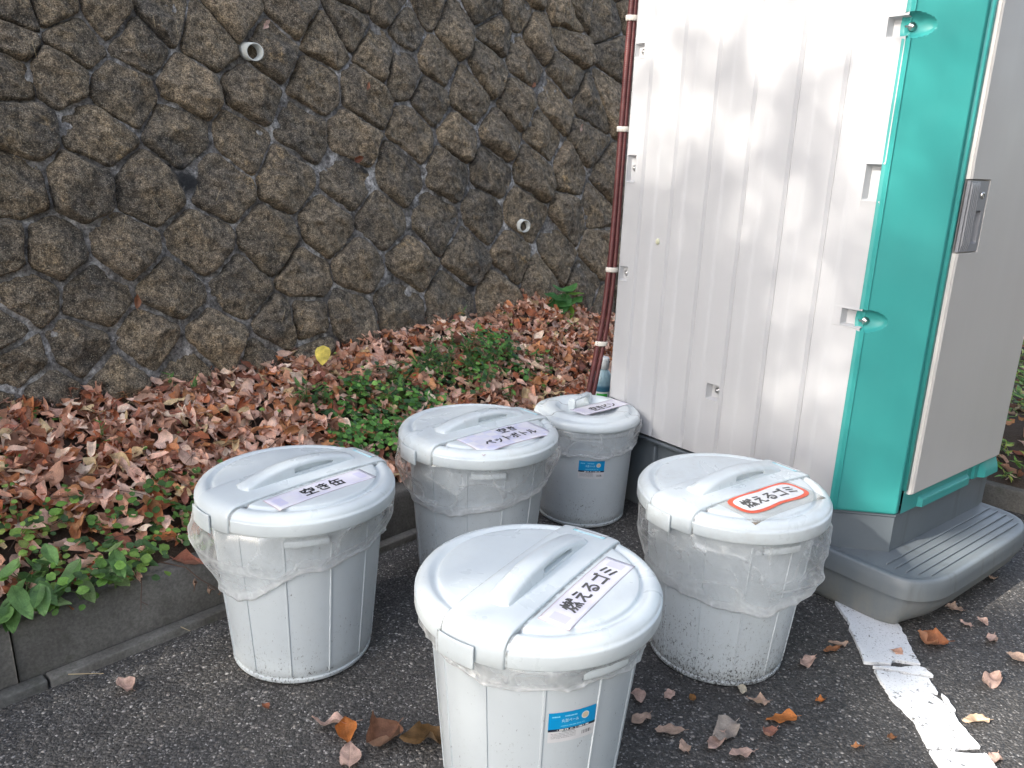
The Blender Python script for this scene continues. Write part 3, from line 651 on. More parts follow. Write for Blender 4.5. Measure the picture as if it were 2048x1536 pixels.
# ------------------------------------------------------------------ portable toilet
TA = Vector((1.104, 2.09, 0)); T_ANG = R_(90 - 51.2)      # local x runs along the door, local y to the back
def lines(a, b, step, extra=()):
    xs = list(np.arange(a, b, step)) + [b]
    for e in extra: xs += list(e)
    xs = sorted(x for x in xs if a - 1e-9 <= x <= b + 1e-9)
    out = [xs[0]]
    for x in xs[1:]:
        if x - out[-1] > 4e-4: out.append(x)
    return np.array(out)
def toilet():
    root = empty('portable_toilet', tuple(TA), T_ANG)
    tag(root, 'tall white and teal plastic toilet cabin on a grey stepped base', 'portable toilet')
    ZT = 2.25
    # side wall : plane x=-.125, outward is -x ; coordinates (y, z)
    G = [.272, .408, .546, .684, .82, .952]; SOFT = [.217, .352, .489, .628, .77, .890]
    pk = [(.10, .181, 1.523, 1.571), (.10, .180, 1.130, 1.222), (.10, .188, .798, .845), (.990, 1.031, 1.532, 1.577), (.990, 1.029, 1.139, 1.228), (.990, 1.029, .805, .856),
          (.557, .606, .480, .532), (.985, 1.025, .325, .375), (.10, .181, 1.90, 1.95), (.99, 1.03, 1.90, 1.95)]
    ey = []; ez = []
    for g in G: ey += [g - .009, g - .0045, g - .001, g + .001, g + .0045, g + .009]
    for g in SOFT: ey += [g - .007, g - .003, g + .003, g + .007]
    for (a, b, c, d) in pk:
        ey += [a - .002, a, a + .004, a + .006, b - .006, b - .004, b, b + .002]; ez += [c - .002, c, c + .004, c + .006, d - .006, d - .004, d, d + .002]
    ys = lines(.130, 1.04, .02, [ey]); zs = lines(.285, ZT, .03, [ez])
    Y, Z = np.meshgrid(ys, zs, indexing='ij')
    D = np.zeros_like(Y)
    for i, g in enumerate(SOFT): D += (.0035 if i % 2 == 0 else .0035) * sstep(g - .007, g + .007, Y)
    for g in G: D -= .0035 * (Y > g); D -= .0100 * np.clip(1 - np.abs(Y - g) / .0085, 0, 1) ** .8
    fade = sstep(.285, .315, Z); D *= fade
    for (a, b, c, d) in pk:
        m_ = np.clip((Y - a) / .005, 0, 1) * np.clip((b - Y) / .005, 0, 1) * np.clip((Z - c) / .005, 0, 1) * np.clip((d - Z) / .005, 0, 1)
        lip = (np.abs(Y - (a + b) / 2) < (b - a) / 2 + .003) & (np.abs(Z - (c + d) / 2) < (d - c) / 2 + .003)
        D = D - m_ * (.022 if b < .9 else .016) + .0012 * lip * (m_ <= 0)
    D += .0015 * noise(P3(Y, Z), 2.5, 3)
    D -= .006 * sstep(1.03, 1.04, Y)
    V = P3(-.125 - D, Y, Z)
    v = V.reshape(-1, 3); f = grid_faces(len(ys), len(zs))
    # return edge at the back
    e1 = V[-1]; e2 = e1 + [.03, .004, 0]; n0 = len(v); m_ = len(zs)
    v = np.concatenate([v, e2]); f2 = np.stack([(len(ys) - 1) * m_ + np.arange(m_ - 1), n0 + np.arange(m_ - 1), n0 + 1 + np.arange(m_ - 1), (len(ys) - 1) * m_ + 1 + np.arange(m_ - 1)], -1)
    b1 = V[:, 0]; b2 = b1 + [.03, 0, .0]; n1 = len(v); v = np.concatenate([v, b2]); k = np.arange(len(ys) - 1)
    f3 = np.stack([k * m_, n1 + k, n1 + k + 1, (k + 1) * m_], -1)[:, ::-1]
    me = mesh('side_panel', v, np.concatenate([f[:, ::-1], f2, f3]), smooth=True)
    o = obj('side_panel', me, M['white'], root)
    me.set_sharp_from_angle(angle=R_(28))
    # dark backs of the pockets at the back edge, bolts
    def bolt(p, nrm, r=.0065, name='bolt', mat='steel'):
        vs, fs = revolve([(.0, .006), (r * .55, .006), (r * .6, .0045), (r * .95, .0038), (r, .0), (r * 1.5, 0), (r * 1.5, -.002)], 12)
        b = obj(name, mesh(name, vs, fs), M[mat], root, loc=p); b.rotation_mode = 'QUATERNION'; b.rotation_quaternion = Vector(nrm).to_track_quat('Z', 'Y'); return b
    for (y, z) in ((1.006, 1.552), (1.006, 1.186), (1.006, .832), (.572, .512), (1.004, .346), (1.006, 1.92)): bolt((-.125 - .0 + .012, y, z), (-1, 0, 0))
    vs, fs = revolve([(0, .004), (.004, .005), (.009, .003), (.010, 0), (.010, -.004)], 16)
    vs = vs * [1, .7, 1]
    o = obj('plug', mesh('plug', vs, fs), M['plug'], root, loc=(-.1275, .864, .955), rot=(0, R_(-90), 0))
    # corner post : from (-.125,.127) to (0,0), s along, outward n = (-.71,-.70)
    c = np.array([-.127, .131]); L_ = math.hypot(.127, .131); d = -c / L_; n_ = np.array([d[1], -d[0]]); 
    rec = [(.82, 1), (1.548, 1), (1.925, 1)]
    es = [0, .002, .005, .009, .013, .017, L_ - .012, L_ - .008, L_ - .004, L_]; ez = []
    for z0, _ in rec: ez += list(np.linspace(z0 - .036, z0 + .036, 26))
    ss = lines(0, L_, .01, [es, list(np.linspace(0, .07, 24))]); zs = lines(.2755, ZT, .04, [ez, (.279, .283)])
    S, Z = np.meshgrid(ss, zs, indexing='ij')
    D = .009 + 0 * S
    D += .003 * sstep(.004, .0, np.abs(S - .010)) 
    D -= .010 * (1 - sstep(0, .010, S)) + .010 * (1 - sstep(0, .010, L_ - S)) ** 1
    D += .0012 * noise(P3(S, Z), 4, 5)
    for z0, _ in rec:
        e = 1 - (S / .066) ** 2 - ((Z - z0) / .030) ** 2
        D -= .024 * np.sqrt(np.clip(e, 0, 1)) * sstep(-.002, .004, e)
        D = np.where((np.abs(Z - z0) < .022) & (S < .012), np.minimum(D, -.012), D)
    D -= .004 * (1 - sstep(0, .006, Z - .2755))
    V = np.stack([c[0] + d[0] * S + n_[0] * D, c[1] + d[1] * S + n_[1] * D, Z], -1)
    m_ = len(zs); v = V.reshape(-1, 3); f = grid_faces(len(ss), m_)
    # overlap lip on the side wall, and return to the door jamb
    lip = V[0] + np.array([-.003, .006, 0]); lip2 = V[0] + np.array([.012, .010, 0]); v0 = len(v); v = np.concatenate([v, lip, lip2])
    k = np.arange(m_ - 1)
    f2 = np.stack([v0 + k, k, k + 1, v0 + k + 1], -1); f3 = np.stack([v0 + m_ + k, v0 + k, v0 + k + 1, v0 + m_ + k + 1], -1)
    r1 = V[-1] + np.array([.008, .003, 0]); r2 = r1 + np.array([.0, .03, 0]); v1 = len(v); v = np.concatenate([v, r1, r2])
    f4 = np.stack([(len(ss) - 1) * m_ + k, v1 + k, v1 + k + 1, (len(ss) - 1) * m_ + k + 1], -1); f5 = np.stack([v1 + k, v1 + m_ + k, v1 + m_ + k + 1, v1 + k + 1], -1)
    me = mesh('corner_post', v, np.concatenate([f, f2, f3, f4, f5])); obj('corner_post', me, M['teal'], root); me.set_sharp_from_angle(angle=R_(40))
    for z0, _ in rec:
        s_ = .016; p = (c[0] + d[0] * s_ + n_[0] * -.008, c[1] + d[1] * s_ + n_[1] * -.008, z0 - .002); bolt(p, (-.6, -.78, 0), .007)
        vs, fs = tube([p, (p[0] - .012, p[1] + .012, p[2])], .003, 8); obj('bolt_shank', mesh('bolt_shank', vs, fs), M['steel'], root)
    # mirrored post on the other side of the door and rest of the cabin
    v = np.array([(.62, .004), (.628, -.004), (.75, .122), (.75, .135)]); zz = (.2755, ZT)
    vv = np.array([(x, y, z) for x, y in v for z in zz]); obj('corner_post', mesh('corner_post', vv, grid_faces(4, 2), smooth=False), M['teal'], root)
    v = np.array([(.75, .135), (.75, 1.04), (-.09, 1.045)]); vv = np.array([(x, y, z) for x, y in v for z in (.285, ZT)])
    obj('back_panel', mesh('back_panel', vv, grid_faces(3, 2), smooth=False), M['white'], root)
    rf = [(-.15, .11), (-.01, -.03), (.64, -.03), (.78, .11), (.78, 1.07), (-.15, 1.07)]
    vv = [(x, y, ZT) for x, y in rf] + [(x * .9 + .03, y * .9 + .05, ZT + .12) for x, y in rf]
    obj('roof', mesh('roof', np.array(vv), [[5, 4, 3, 2, 1, 0], [6, 7, 8, 9, 10, 11]] + [[i, (i + 1) % 6, (i + 1) % 6 + 6, i + 6] for i in range(6)], smooth=False), M['teal'], root, bevel=.02)
    # door frame strip under and around the door
    us = lines(.004, .618, .02, [(.06, .066, .100, .108, .412, .420, .470, .478, .505, .513, .59, .60)]); zs = lines(.2755, .345, .01, [(.279, .296, .300, .306, .316, .32)])
    U, Z = np.meshgrid(us, zs, indexing='ij')
    D = .004 + .012 * sstep(.100, .108, U) * sstep(.420, .412, U) * sstep(.306, .298, Z) + .016 * sstep(.505, .52, U) * sstep(.345, .28, Z) - .006 * sstep(.42, .43, U) * sstep(.478, .47, U)
    me = mesh('door_sill', P3(U, -D, Z).reshape(-1, 3), grid_faces(len(us), len(zs))); obj('door_sill', me, M['teal'], root); me.set_sharp_from_angle(angle=R_(30))
    v, f = join([box(.015, .03, ZT - .345, (.0135, .008, (ZT + .345) / 2)), box(.60, .012, ZT - .345, (.32, .028, (ZT + .345) / 2)), box(.012, .03, ZT - .345, (.614, .010, (ZT + .345) / 2))])
    obj('door_frame', mesh('door_frame', v, f, smooth=False), M['teal'], root)
    # door slab with a pocket for the handle
    hx0, hx1, hz0, hz1 = .014, .137, 1.008, 1.194
    us = lines(.022, .607, .05, [(.0225, .024, .028, hx1 - .001, hx1 + .001, hx1 + .004, .60, .605)]); zs = lines(.333, ZT - .03, .05, [(.334, .338, hz0 - .004, hz0 - .001, hz0 + .001, hz1 - .001, hz1 + .001, hz1 + .004)])
    U, Z = np.meshgrid(us, zs, indexing='ij')
    D = .019 + .0015 * noise(P3(U, Z), 2.2, 9) - .004 * (1 - sstep(0, .006, U - .022)) - .004 * (1 - sstep(0, .005, Z - .333)) - .002 * (1 - sstep(0, .002, .607 - U))
    ins = (U < hx1 + .0005) & (Z > hz0 - .0005) & (Z < hz1 + .0005); rim = (U < hx1 + .005) & (Z > hz0 - .005) & (Z < hz1 + .005) & ~ins
    D = np.where(ins, D - .014, D) + .0015 * rim
    V = P3(U, -D, Z); v = V.reshape(-1, 3); nz_ = len(zs); nu_ = len(us); f = [grid_faces(nu_, nz_)]
    bl = V[0].copy(); bl[:, 1] = .004; n0 = len(v); v = np.concatenate([v, bl]); k = np.arange(nz_ - 1); f.append(np.stack([n0 + k, k, k + 1, n0 + k + 1], -1))
    bb = V[:, 0].copy(); bb[:, 1] = .004; n0 = len(v); v = np.concatenate([v, bb]); k = np.arange(nu_ - 1); f.append(np.stack([n0 + k, n0 + k + 1, (k + 1) * nz_, k * nz_], -1))
    br = V[-1].copy(); br[:, 1] = .004; n0 = len(v); v = np.concatenate([v, br]); k = np.arange(nz_ - 1); q = (nu_ - 1) * nz_; f.append(np.stack([q + k, n0 + k, n0 + k + 1, q + k + 1], -1))
    me = mesh('door', v, np.concatenate(f)); door = obj('door', me, M['doorm'], root); me.set_sharp_from_angle(angle=R_(30))
    # handle plate
    hx0 = .018
    us = lines(hx0, hx1 - .004, .01, [(hx0 + .001, hx0 + .004) + tuple(np.concatenate([[a - .0045, a - .003, a + .003, a + .0045] for a in (.034, .044, .054, .064, .074)])) + (.080, .083, .086, .112, .116, .118, .129, .132)])
    zs = lines(hz0 + .003, hz1 - .003, .02, [(1.012, 1.03, 1.034, 1.038, 1.108, 1.112, 1.116, 1.180, 1.186)])
    U, Z = np.meshgrid(us, zs, indexing='ij'); D = .0200 + .0 * U
    for a in (.034, .044, .054, .064, .074): D += .0035 * np.clip((.0045 - np.abs(U - a)) / .0015, 0, 1) * sstep(1.014, 1.02, Z) * sstep(1.188, 1.182, Z)
    m_ = np.clip((U - .082) / .004, 0, 1) * np.clip((.118 - U) / .004, 0, 1) * np.clip((Z - 1.032) / .005, 0, 1) * np.clip((1.114 - Z) / .005, 0, 1)
    D -= .014 * m_; D -= .006 * (1 - sstep(0, .004, U - hx0))
    me = mesh('handle', P3(U, -D, Z).reshape(-1, 3), grid_faces(len(us), len(zs))); hd = obj('handle', me, M['handle'], door); me.set_sharp_from_angle(angle=R_(30))
    vs, fs = revolve([(0, .002), (.0035, .002), (.0055, .003), (.008, .002), (.0085, -.002)], 16); k_ = obj('keyhole', mesh('keyhole', vs, fs), M['steel'], door, loc=(.104, -.0215, 1.155), rot=(R_(90), 0, 0))
    v, f = box(.0022, .0015, .009, (.104, -.0250, 1.155)); obj('key_slot', mesh('key_slot', v, f, smooth=False), M['dark'], door)
    # base skirt
    pth = [(-.098, 1.03), (-.098, .155), (-.114, .150), (-.118, .128), (-.002, .006), (.612, .004), (.62, .012), (.745, .13), (.745, 1.03), (-.098, 1.03)]
    P_ = []
    for i in range(len(pth) - 1):
        a, b = np.array(pth[i]), np.array(pth[i + 1]); k = max(2, int(np.linalg.norm(b - a) / .03)); P_ += [a + (b - a) * j / k for j in range(k)]
    P_.append(np.array(pth[-1])); P_ = np.array(P_)
    cen = np.array([.31, .5]); rows = []
    for z, off in ((0, .0), (.16, .0), (.262, .0), (.266, .004), (.2725, .004), (.2745, -.004)):
        dv = P_ - cen; dv = dv / np.linalg.norm(dv, axis=1)[:, None]; q = P_ + dv * off; rows.append(np.concatenate([q, np.full((len(q), 1), z)], 1))
    V = np.stack(rows, 1); me = mesh('base', V.reshape(-1, 3), grid_faces(len(P_), 6)); obj('base', me, M['base'], root); me.set_sharp_from_angle(angle=R_(30))
    for k_ in range(5):      # ribs of the side skirt
        v, f = box(.02, .012, .22, (-.106, .30 + k_ * .17, .14)); obj('skirt_rib', mesh('skirt_rib', v, f, smooth=False), M['base'], root, bevel=.003)
    v, f = box(.024, .88, .014, (-.110, .59, .268)); obj('skirt_rail', mesh('skirt_rail', v, f, smooth=False), M['base'], root, bevel=.004)
    # step : rounded outline swept through a vertical section
    out = [(-.140, .21), (-.141, .15), (-.142, .05), (-.143, -.03), (-.141, -.075), (-.132, -.112), (-.108, -.140), (-.075, -.158), (-.03, -.170), (.03, -.173), (.2, -.173), (.4, -.173), (.50, -.168), (.555, -.150), (.595, -.118), (.613, -.07), (.617, -.02), (.617, .02)]
    o_ = np.array(out)
    for _ in range(2):
        q = [o_[0]]
        for i in range(len(o_) - 1): q += [o_[i] * .75 + o_[i + 1] * .25, o_[i] * .25 + o_[i + 1] * .75]
        q.append(o_[-1]); o_ = np.array(q)
    tg = np.gradient(o_, axis=0); tg /= np.linalg.norm(tg, axis=1)[:, None]; nr = np.stack([tg[:, 1], -tg[:, 0]], -1)   # outward?
    if (nr[len(nr) // 2][1] > 0): nr = -nr
    front = np.clip(-nr[:, 1], 0, 1)
    rows = []
    # (z, outward offset, extra inset for the front curve)
    sec = [(.155, -.032, 0), (.157, -.022, 0), (.1595, -.014, 0), (.1595, -.008, 0), (.157, -.003, 0), (.152, .0, 0), (.13, .0035, 0), (.104, .005, 0), (.101, .001, 0), (.085, .0, .002), (.06, -.002, .010), (.035, -.006, .026), (.015, -.010, .046), (.004, -.016, .062), (-.01, -.03, .08)]
    for z, of, ins in sec:
        q = o_ + nr * (of - ins * np.clip(front + .25 * 0, 0, 1)[:, None]); rows.append(np.concatenate([q, np.full((len(q), 1), z)], 1))
    V = np.stack(rows, 1); v = V.reshape(-1, 3); f = grid_faces(len(o_), len(sec)).tolist()
    # flat tread: fan strip towards the cabin
    tread = [k * len(sec) for k in range(len(o_))]
    inner = []
    for k in range(len(o_)):
        x, y = V[k, 0, :2]; inner.append((min(max(x, -.10), .60), .10 if y > -1 else y, .155))
    n0 = len(v); v = np.concatenate([v, np.array(inner)]); 
    for k in range(len(o_) - 1): f.append([tread[k], tread[k + 1], n0 + k + 1, n0 + k])
    me = mesh('step', v, f); st = obj('step', me, M['base'], root); me.set_sharp_from_angle(angle=R_(50))
    for k, (y, x0, x1) in enumerate(((-.030, -.080, .588), (-.056, -.085, .586), (-.084, -.080, .578), (-.110, -.066, .565), (-.134, -.040, .545))):
        pts = [(x0 - .004, y, .1535), (x0, y, .1575)] + [(x, y, .1580) for x in np.linspace(x0 + .01, x1 - .01, 12)] + [(x1, y, .157), (x1 + .004, y, .1535)]
        vs, fs = tube(pts, [.001, .0022] + [.0025] * 12 + [.0022, .001], 8); obj('tread_rib', mesh('tread_rib', vs, fs), M['base'], st)
    return root
toilet()

def conduits():
    root = empty('conduit_bundle', (.30, 2.86, .15)); tag(root, 'pair of dark red corrugated conduits strapped together beside the cabin', 'conduit')
    top = [(.352, 2.862, 2.5), (.351, 2.861, 1.9), (.350, 2.86, 1.715), (.3465, 2.86, 1.50), (.345, 2.86, 1.309), (.344, 2.86, 1.077), (.343, 2.86, .90), (.338, 2.86, .76), (.331, 2.86, .651), (.316, 2.86, .53), (.300, 2.86, .41), (.285, 2.86, .30), (.270, 2.865, .16), (.262, 2.87, .05)]
    top = np.array(top); t = np.linspace(0, len(top) - 1, 60); pts = np.stack([np.interp(t, np.arange(len(top)), top[:, k]) for k in range(3)], -1)
    for it in range(6): pts[1:-1] = (pts[:-2] + pts[1:-1] * 2 + pts[2:]) / 4
    seg = np.concatenate([[0], np.cumsum(np.linalg.norm(np.diff(pts, axis=0), axis=1))]); n = int(seg[-1] / .0022); ss = np.linspace(0, seg[-1], n)
    fine = np.stack([np.interp(ss, seg, pts[:, k]) for k in range(3)], -1)
    for k, (dx, dy, r) in enumerate(((-.0105, 0, .0098), (.009, .003, .0088))):
        z = fine[:, 2]; spread = np.where(z < .7, 1 + 0 * z, 1 - .30 * sstep(.7, 1.2, z))
        p = fine + np.stack([dx * spread, dy + 0 * z, 0 * z], -1); rr = r + .0007 * np.where(np.arange(n) % 3 == 0, -1, .4)
        v, f = tube(p - np.array(root.location), rr, 12); obj('conduit', mesh('conduit', v, f), M['conduit'], root)
    for zb in (.565, .835, 1.312, 1.66):
        i = int(np.argmin(np.abs(fine[:, 2] - zb))); c = fine[i]; tg = fine[min(i + 4, n - 1)] - fine[max(i - 4, 0)]; tg /= np.linalg.norm(tg)
        th = np.linspace(0, 2 * np.pi, 24, endpoint=False); ring = np.stack([np.cos(th) * .0222, np.sin(th) * .0125 + .001, 0 * th], -1)
        V = np.stack([c + ring * s + tg * o for s, o in ((.98, -.0085), (1.02, -.008), (1.05, 0), (1.02, .008), (.98, .0085))], 1) - np.array(root.location)
        obj('tape_band', mesh('tape_band', V.reshape(-1, 3), grid_faces(24, 5, wrap=True)), M['tapeband'], root)
conduits()
def bottle():
    root = empty('bottle', (.352, 3.02, .226)); tag(root, 'translucent bottle of blue liquid with white cap behind the small bin', 'bottle'); root.scale = (1.15, 1.15, 1.0)
    v, f = revolve([(0, 0), (.030, 0), (.033, .004), (.033, .135), (.0325, .160), (.030, .178), (.024, .192), (.0175, .199), (.0165, .206)], 40)
    obj('body', mesh('body', v, f), M['bottle'], root)
    v, f = revolve([(.0160, .203), (.0190, .204), (.0190, .244), (.0170, .250), (0, .250)], 32); obj('cap', mesh('cap', v, f), M['capw'], root)
    v, f = revolve([(.0334, .020), (.0334, .118)], 40); lb = obj('label', mesh('label', v, f), M['blabel'], root)
    th = np.linspace(R_(-125), R_(-60), 12); V = np.stack([np.stack([.0337 * np.cos(th), .0337 * np.sin(th), np.full(12, z)], -1) for z in (.095, .111)], 1); obj('green_band', mesh('green_band', V.reshape(-1, 3), grid_faces(12, 2)), M['bgreen'], lb)
bottle()

# ------------------------------------------------------------------ bins
LIDR = .231
def lid_z(r):
    r = np.asarray(r, float)
    pr = np.array([(0, .4605), (.05, .4602), (.10, .4595), (.15, .4582), (.180, .4570), (.1865, .4555), (.1890, .4505), (.1920, .4485), (.196, .4494), (.2005, .4526), (.206, .4545), (.214, .4535), (.222, .4490), (.2275, .4420), (.231, .4310), (.2312, .405)])
    return np.interp(r, pr[:, 0], pr[:, 1])
def text_mesh(txt, w, h, off=.042, sk=False):
    c = bpy.data.curves.new('t', 'FONT'); c.body = txt; c.align_x = 'CENTER'; c.offset = off; c.resolution_u = 3; c.space_character = 1.0
    o = bpy.data.objects.new('t', c); COL.objects.link(o); dg = bpy.context.evaluated_depsgraph_get(); dg.update()
    me = bpy.data.meshes.new_from_object(o.evaluated_get(dg)); bpy.data.objects.remove(o); bpy.data.curves.remove(c)
    n = len(me.vertices); v = np.empty(n * 3); me.vertices.foreach_get('co', v); v = v.reshape(-1, 3)
    mn, mx = v.min(0), v.max(0); v[:, 0] = (v[:, 0] - (mn[0] + mx[0]) / 2) / (mx[0] - mn[0]) * w; v[:, 1] = (v[:, 1] - (mn[1] + mx[1]) / 2) / (mx[1] - mn[1]) * h
    v[:, 2] = 0; faces = [list(p.vertices) for p in me.polygons]; bpy.data.meshes.remove(me); return v, faces
def paper_z(x, y):
    r = np.hypot(x, y); z = .4618 - .0048 * (r / .19) ** 2 - .26 * np.maximum(0, r - .196)
    return z
def dilate(v, f, d, n=8):
    vs, fs, k = [v + [0, 0, .00001]], [list(q) for q in f], len(v)
    for i in range(n):
        a = 2 * math.pi * i / n; vs.append(v + [d * math.cos(a), d * math.sin(a), -.000012 * i]); fs += [[x + k * (i + 1) for x in q] for q in f]
    return np.concatenate(vs), fs
def text_on(root_part, txt, cx_, cy_, w, h, mat, rot=0, z0=.0006, bold=.00085, name='lettering', base=None):
    v, f = text_mesh(txt, w - 2 * bold, h - 2 * bold, .004); v, f = dilate(v, f, bold); c, s = math.cos(rot), math.sin(rot)
    x = v[:, 0] * c - v[:, 1] * s + cx_; y = v[:, 0] * s + v[:, 1] * c + cy_
    z = (paper_z(x, y) if base is None else base(x, y)) + z0 + v[:, 2]
    return obj(name, mesh(name, np.stack([x, y, z], -1), f, smooth=False), M[mat], root_part)
def sheet(name, cx_, cy_, w, h, mat, root, rot=0, dz=0.0, nx=24, ny=10, curl=.0, base=None):
    xs = np.linspace(-w / 2, w / 2, nx); ys = np.linspace(-h / 2, h / 2, ny); X, Y = np.meshgrid(xs, ys, indexing='ij')
    c, s = math.cos(rot), math.sin(rot); x = X * c - Y * s + cx_; y = X * s + Y * c + cy_
    z = (paper_z(x, y) if base is None else base(x, y)) + dz + curl * (np.abs(X / w * 2) ** 4) * (np.abs(Y / h * 2) ** 3) + .0004 * noise(P3(x, y), 60, 3)
    uv = np.stack([X / w + .5, Y / h + .5], -1).reshape(-1, 2)
    o = obj(name, mesh(name, P3(x, y, z).reshape(-1, 3), grid_faces(nx, ny), uv=uv), M[mat], root)
    sd_ = o.modifiers.new('thickness', 'SOLIDIFY'); sd_.thickness = .0004; sd_.offset = -1
    return o
def bin_body(root, rb, rt, ht, ribs, mat, phase=0.0):
    th = list(np.linspace(0, 2 * np.pi, 120, endpoint=False)); rbs = [(phase + 2 * np.pi * k / ribs) % (2 * np.pi) for k in range(ribs)] if ribs else []
    for a in rbs: th += [a - .022, a - .013, a - .008, a, a + .008, a + .013, a + .022]
    th = np.array(sorted(th))
    prof = [(rb - .012, .004), (rb - .010, .0), (rb - .002, .0), (rb, .003), (rb, .009), (rb - .0035, .011), (rb - .003, .015), (rb + .001, .022)]
    for z in np.linspace(.04, ht - .03, 12): prof.append((rb + .001 + (rt - rb - .001) * (z - .022) / (ht - .022), z))
    prof += [(rt - .001, ht - .02), (rt + .004, ht - .018), (rt + .006, ht - .012), (rt + .006, ht), (rt + .001, ht + .002), (rt - .004, ht - .002), (rt - .006, ht - .03), (rb - .006, .02), (0, .018)]
    v, f = revolve(prof, thetas=th); v = v.reshape(len(th), len(prof), 3)
    if ribs:
        dth = np.min(np.abs((th[:, None] - np.array(rbs)[None] + np.pi) % (2 * np.pi) - np.pi), axis=1)
        bumpv = .0022 * np.clip((.013 - dth) / .005, 0, 1)
        step = .0016 * np.sin((th[:, None] * ribs / 2).ravel() - .35 * np.pi) * 0
        for j in range(7, 20):
            r = np.linalg.norm(v[:, j, :2], axis=1); v[:, j, :2] *= (1 + (bumpv + step) / r)[:, None]
    o = obj('body', mesh('body', v.reshape(-1, 3), f), M[mat], root); o.data.set_sharp_from_angle(angle=R_(40)); return o
def pail(pos, ang, lab, dirty=False, phase=0.0, grip=35):
    root = empty('trash_can', (pos[0], pos[1], 0), R_(ang)); tag(root, lab, 'trash can', 'round white trash cans')
    bin_body(root, .168, .203, .405, 12, 'binbody_dirty' if dirty else 'binbody', cam_ang(pos) - R_(ang) + R_(phase))
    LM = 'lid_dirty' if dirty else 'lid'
    # grips under the lid at both sides of the band
    for sgn in (-1, 1):
        g0 = cam_ang(pos) - R_(ang) + R_(grip) + (np.pi if sgn > 0 else 0); a = np.linspace(g0 - .22, g0 + .22, 14); sec = [(.205, .372), (.216, .372), (.2175, .376), (.2175, .388), (.205, .392)]
        V = np.stack([np.stack([r * np.cos(a), r * np.sin(a), np.full(14, z)], -1) for r, z in sec], 1)
        obj('grip', mesh('grip', V.reshape(-1, 3), grid_faces(14, 5)), M[LM], root, bevel=.002)
    rr = np.array([0, .05, .10, .15, .175, .180, .184, .1865, .188, .1895, .191, .1925, .196, .2, .2035, .206, .210, .214, .218, .222, .2250, .2275, .2295])
    prof = [(r, float(lid_z(r))) for r in rr] + [(.2307, .436), (.2312, .431), (.2312, .408), (.2300, .4055), (.2275, .4045), (.2255, .407), (.2245, .43), (.18, .445)]
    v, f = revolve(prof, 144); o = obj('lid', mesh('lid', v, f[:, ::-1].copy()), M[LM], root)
    # raised band across the lid
    Y0, Y1 = -.068, .058
    bp = [(0, .4668), (.06, .4666), (.12, .4655), (.165, .4640), (.190, .4625), (.204, .4612), (.214, .4590), (.2225, .4545), (.2290, .4480), (.2328, .4400), (.2340, .4320), (.2345, .404), (.2325, .4025), (.229, .404)]
    left = [(-r, z) for r, z in bp[::-1]]; path = left[:-1] + bp
    ys = [(Y0, -.010), (Y0 + .0006, -.003), (Y0 + .002, -.0008), (Y0 + .0045, 0)] + [(y, 0) for y in np.linspace(Y0 + .012, Y1 - .012, 9)] + [(Y1 - .0045, 0), (Y1 - .002, -.0008), (Y1 - .0006, -.003), (Y1, -.010)]
    V = []
    for (r, z) in path:
        row = []
        for (y, dz) in ys:
            s_ = math.sqrt(max(0, 1 - (y / .234) ** 2)); x = r * s_; rad = abs(r)
            k = sstep(.20, .234, rad); x = x - math.copysign(1, r) * (-dz) * float(k) * .8
            zz = z + dz * (1 - float(k)) - .0012 * (abs(y) / .06) ** 2 * (1 - float(k))
            row.append((x, y, zz))
        V.append(row)
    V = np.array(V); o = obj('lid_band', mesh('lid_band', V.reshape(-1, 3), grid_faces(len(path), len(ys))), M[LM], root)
    # latches at both ends
    for sgn in (-1, 1):
        y0, y1 = (-.018, .064) if sgn < 0 else (-.040, .040)
        a = np.linspace(math.asin(y0 / .238), math.asin(y1 / .238), 16)
        sec = [(.2360, .392), (.2385, .391), (.2398, .395), (.2410, .415), (.2408, .428), (.2398, .4335), (.2382, .4345), (.2372, .430)]
        V = np.stack([np.stack([sgn * r * np.cos(a), r * np.sin(a), z + .006 * 0 * a], -1) for r, z in sec], 1)
        caps = [list(range(len(sec))), [15 * len(sec) + i for i in range(len(sec))][::-1]]
        me = mesh('latch', V.reshape(-1, 3), grid_faces(16, len(sec)).tolist() + caps); obj('latch', me, M[LM], root, bevel=.0035, seg=3)
    # arched handle with an open slot
    x0, x1 = -.152, .158; n = 41; xs = np.linspace(x0, x1, n); t = np.abs((xs - .003) / .155)
    top = .4655 + .004 * np.clip((1 - t) / .06, 0, 1) ** .6 + .026 * np.clip(1 - t ** 2.0, 0, 1); top[0] = top[-1] = .4655
    wd = .0235 + .0015 * t ** 2; wd = wd * np.where(t > .93, np.sqrt(np.clip(1 - ((t - .93) / .075) ** 2, .05, 1)), 1)
    lo, hi = -.030, .080
    V = []; F = []
    def ring(k, z0, z1, tw=1.0):
        w_, w2 = wd[k] + .003 * (1 - (z0 - .4625) / .04), wd[k]; x = xs[k]
        r_ = min(.006, max(.001, (z1 - z0) * .4))
        return [(x, -w_, z0), (x, -w2 * .97, z0 + (z1 - z0) * .5), (x, -w2 * .93, z1 - r_), (x, -w2 * .72, z1 - r_ * .22), (x, -w2 * .3, z1), (x, w2 * .3, z1), (x, w2 * .72, z1 - r_ * .22), (x, w2 * .93, z1 - r_), (x, w2 * .97, z0 + (z1 - z0) * .5), (x, w_, z0)]
    idx = [k for k in range(n)]; ho = [k for k in idx if lo <= xs[k] <= hi]
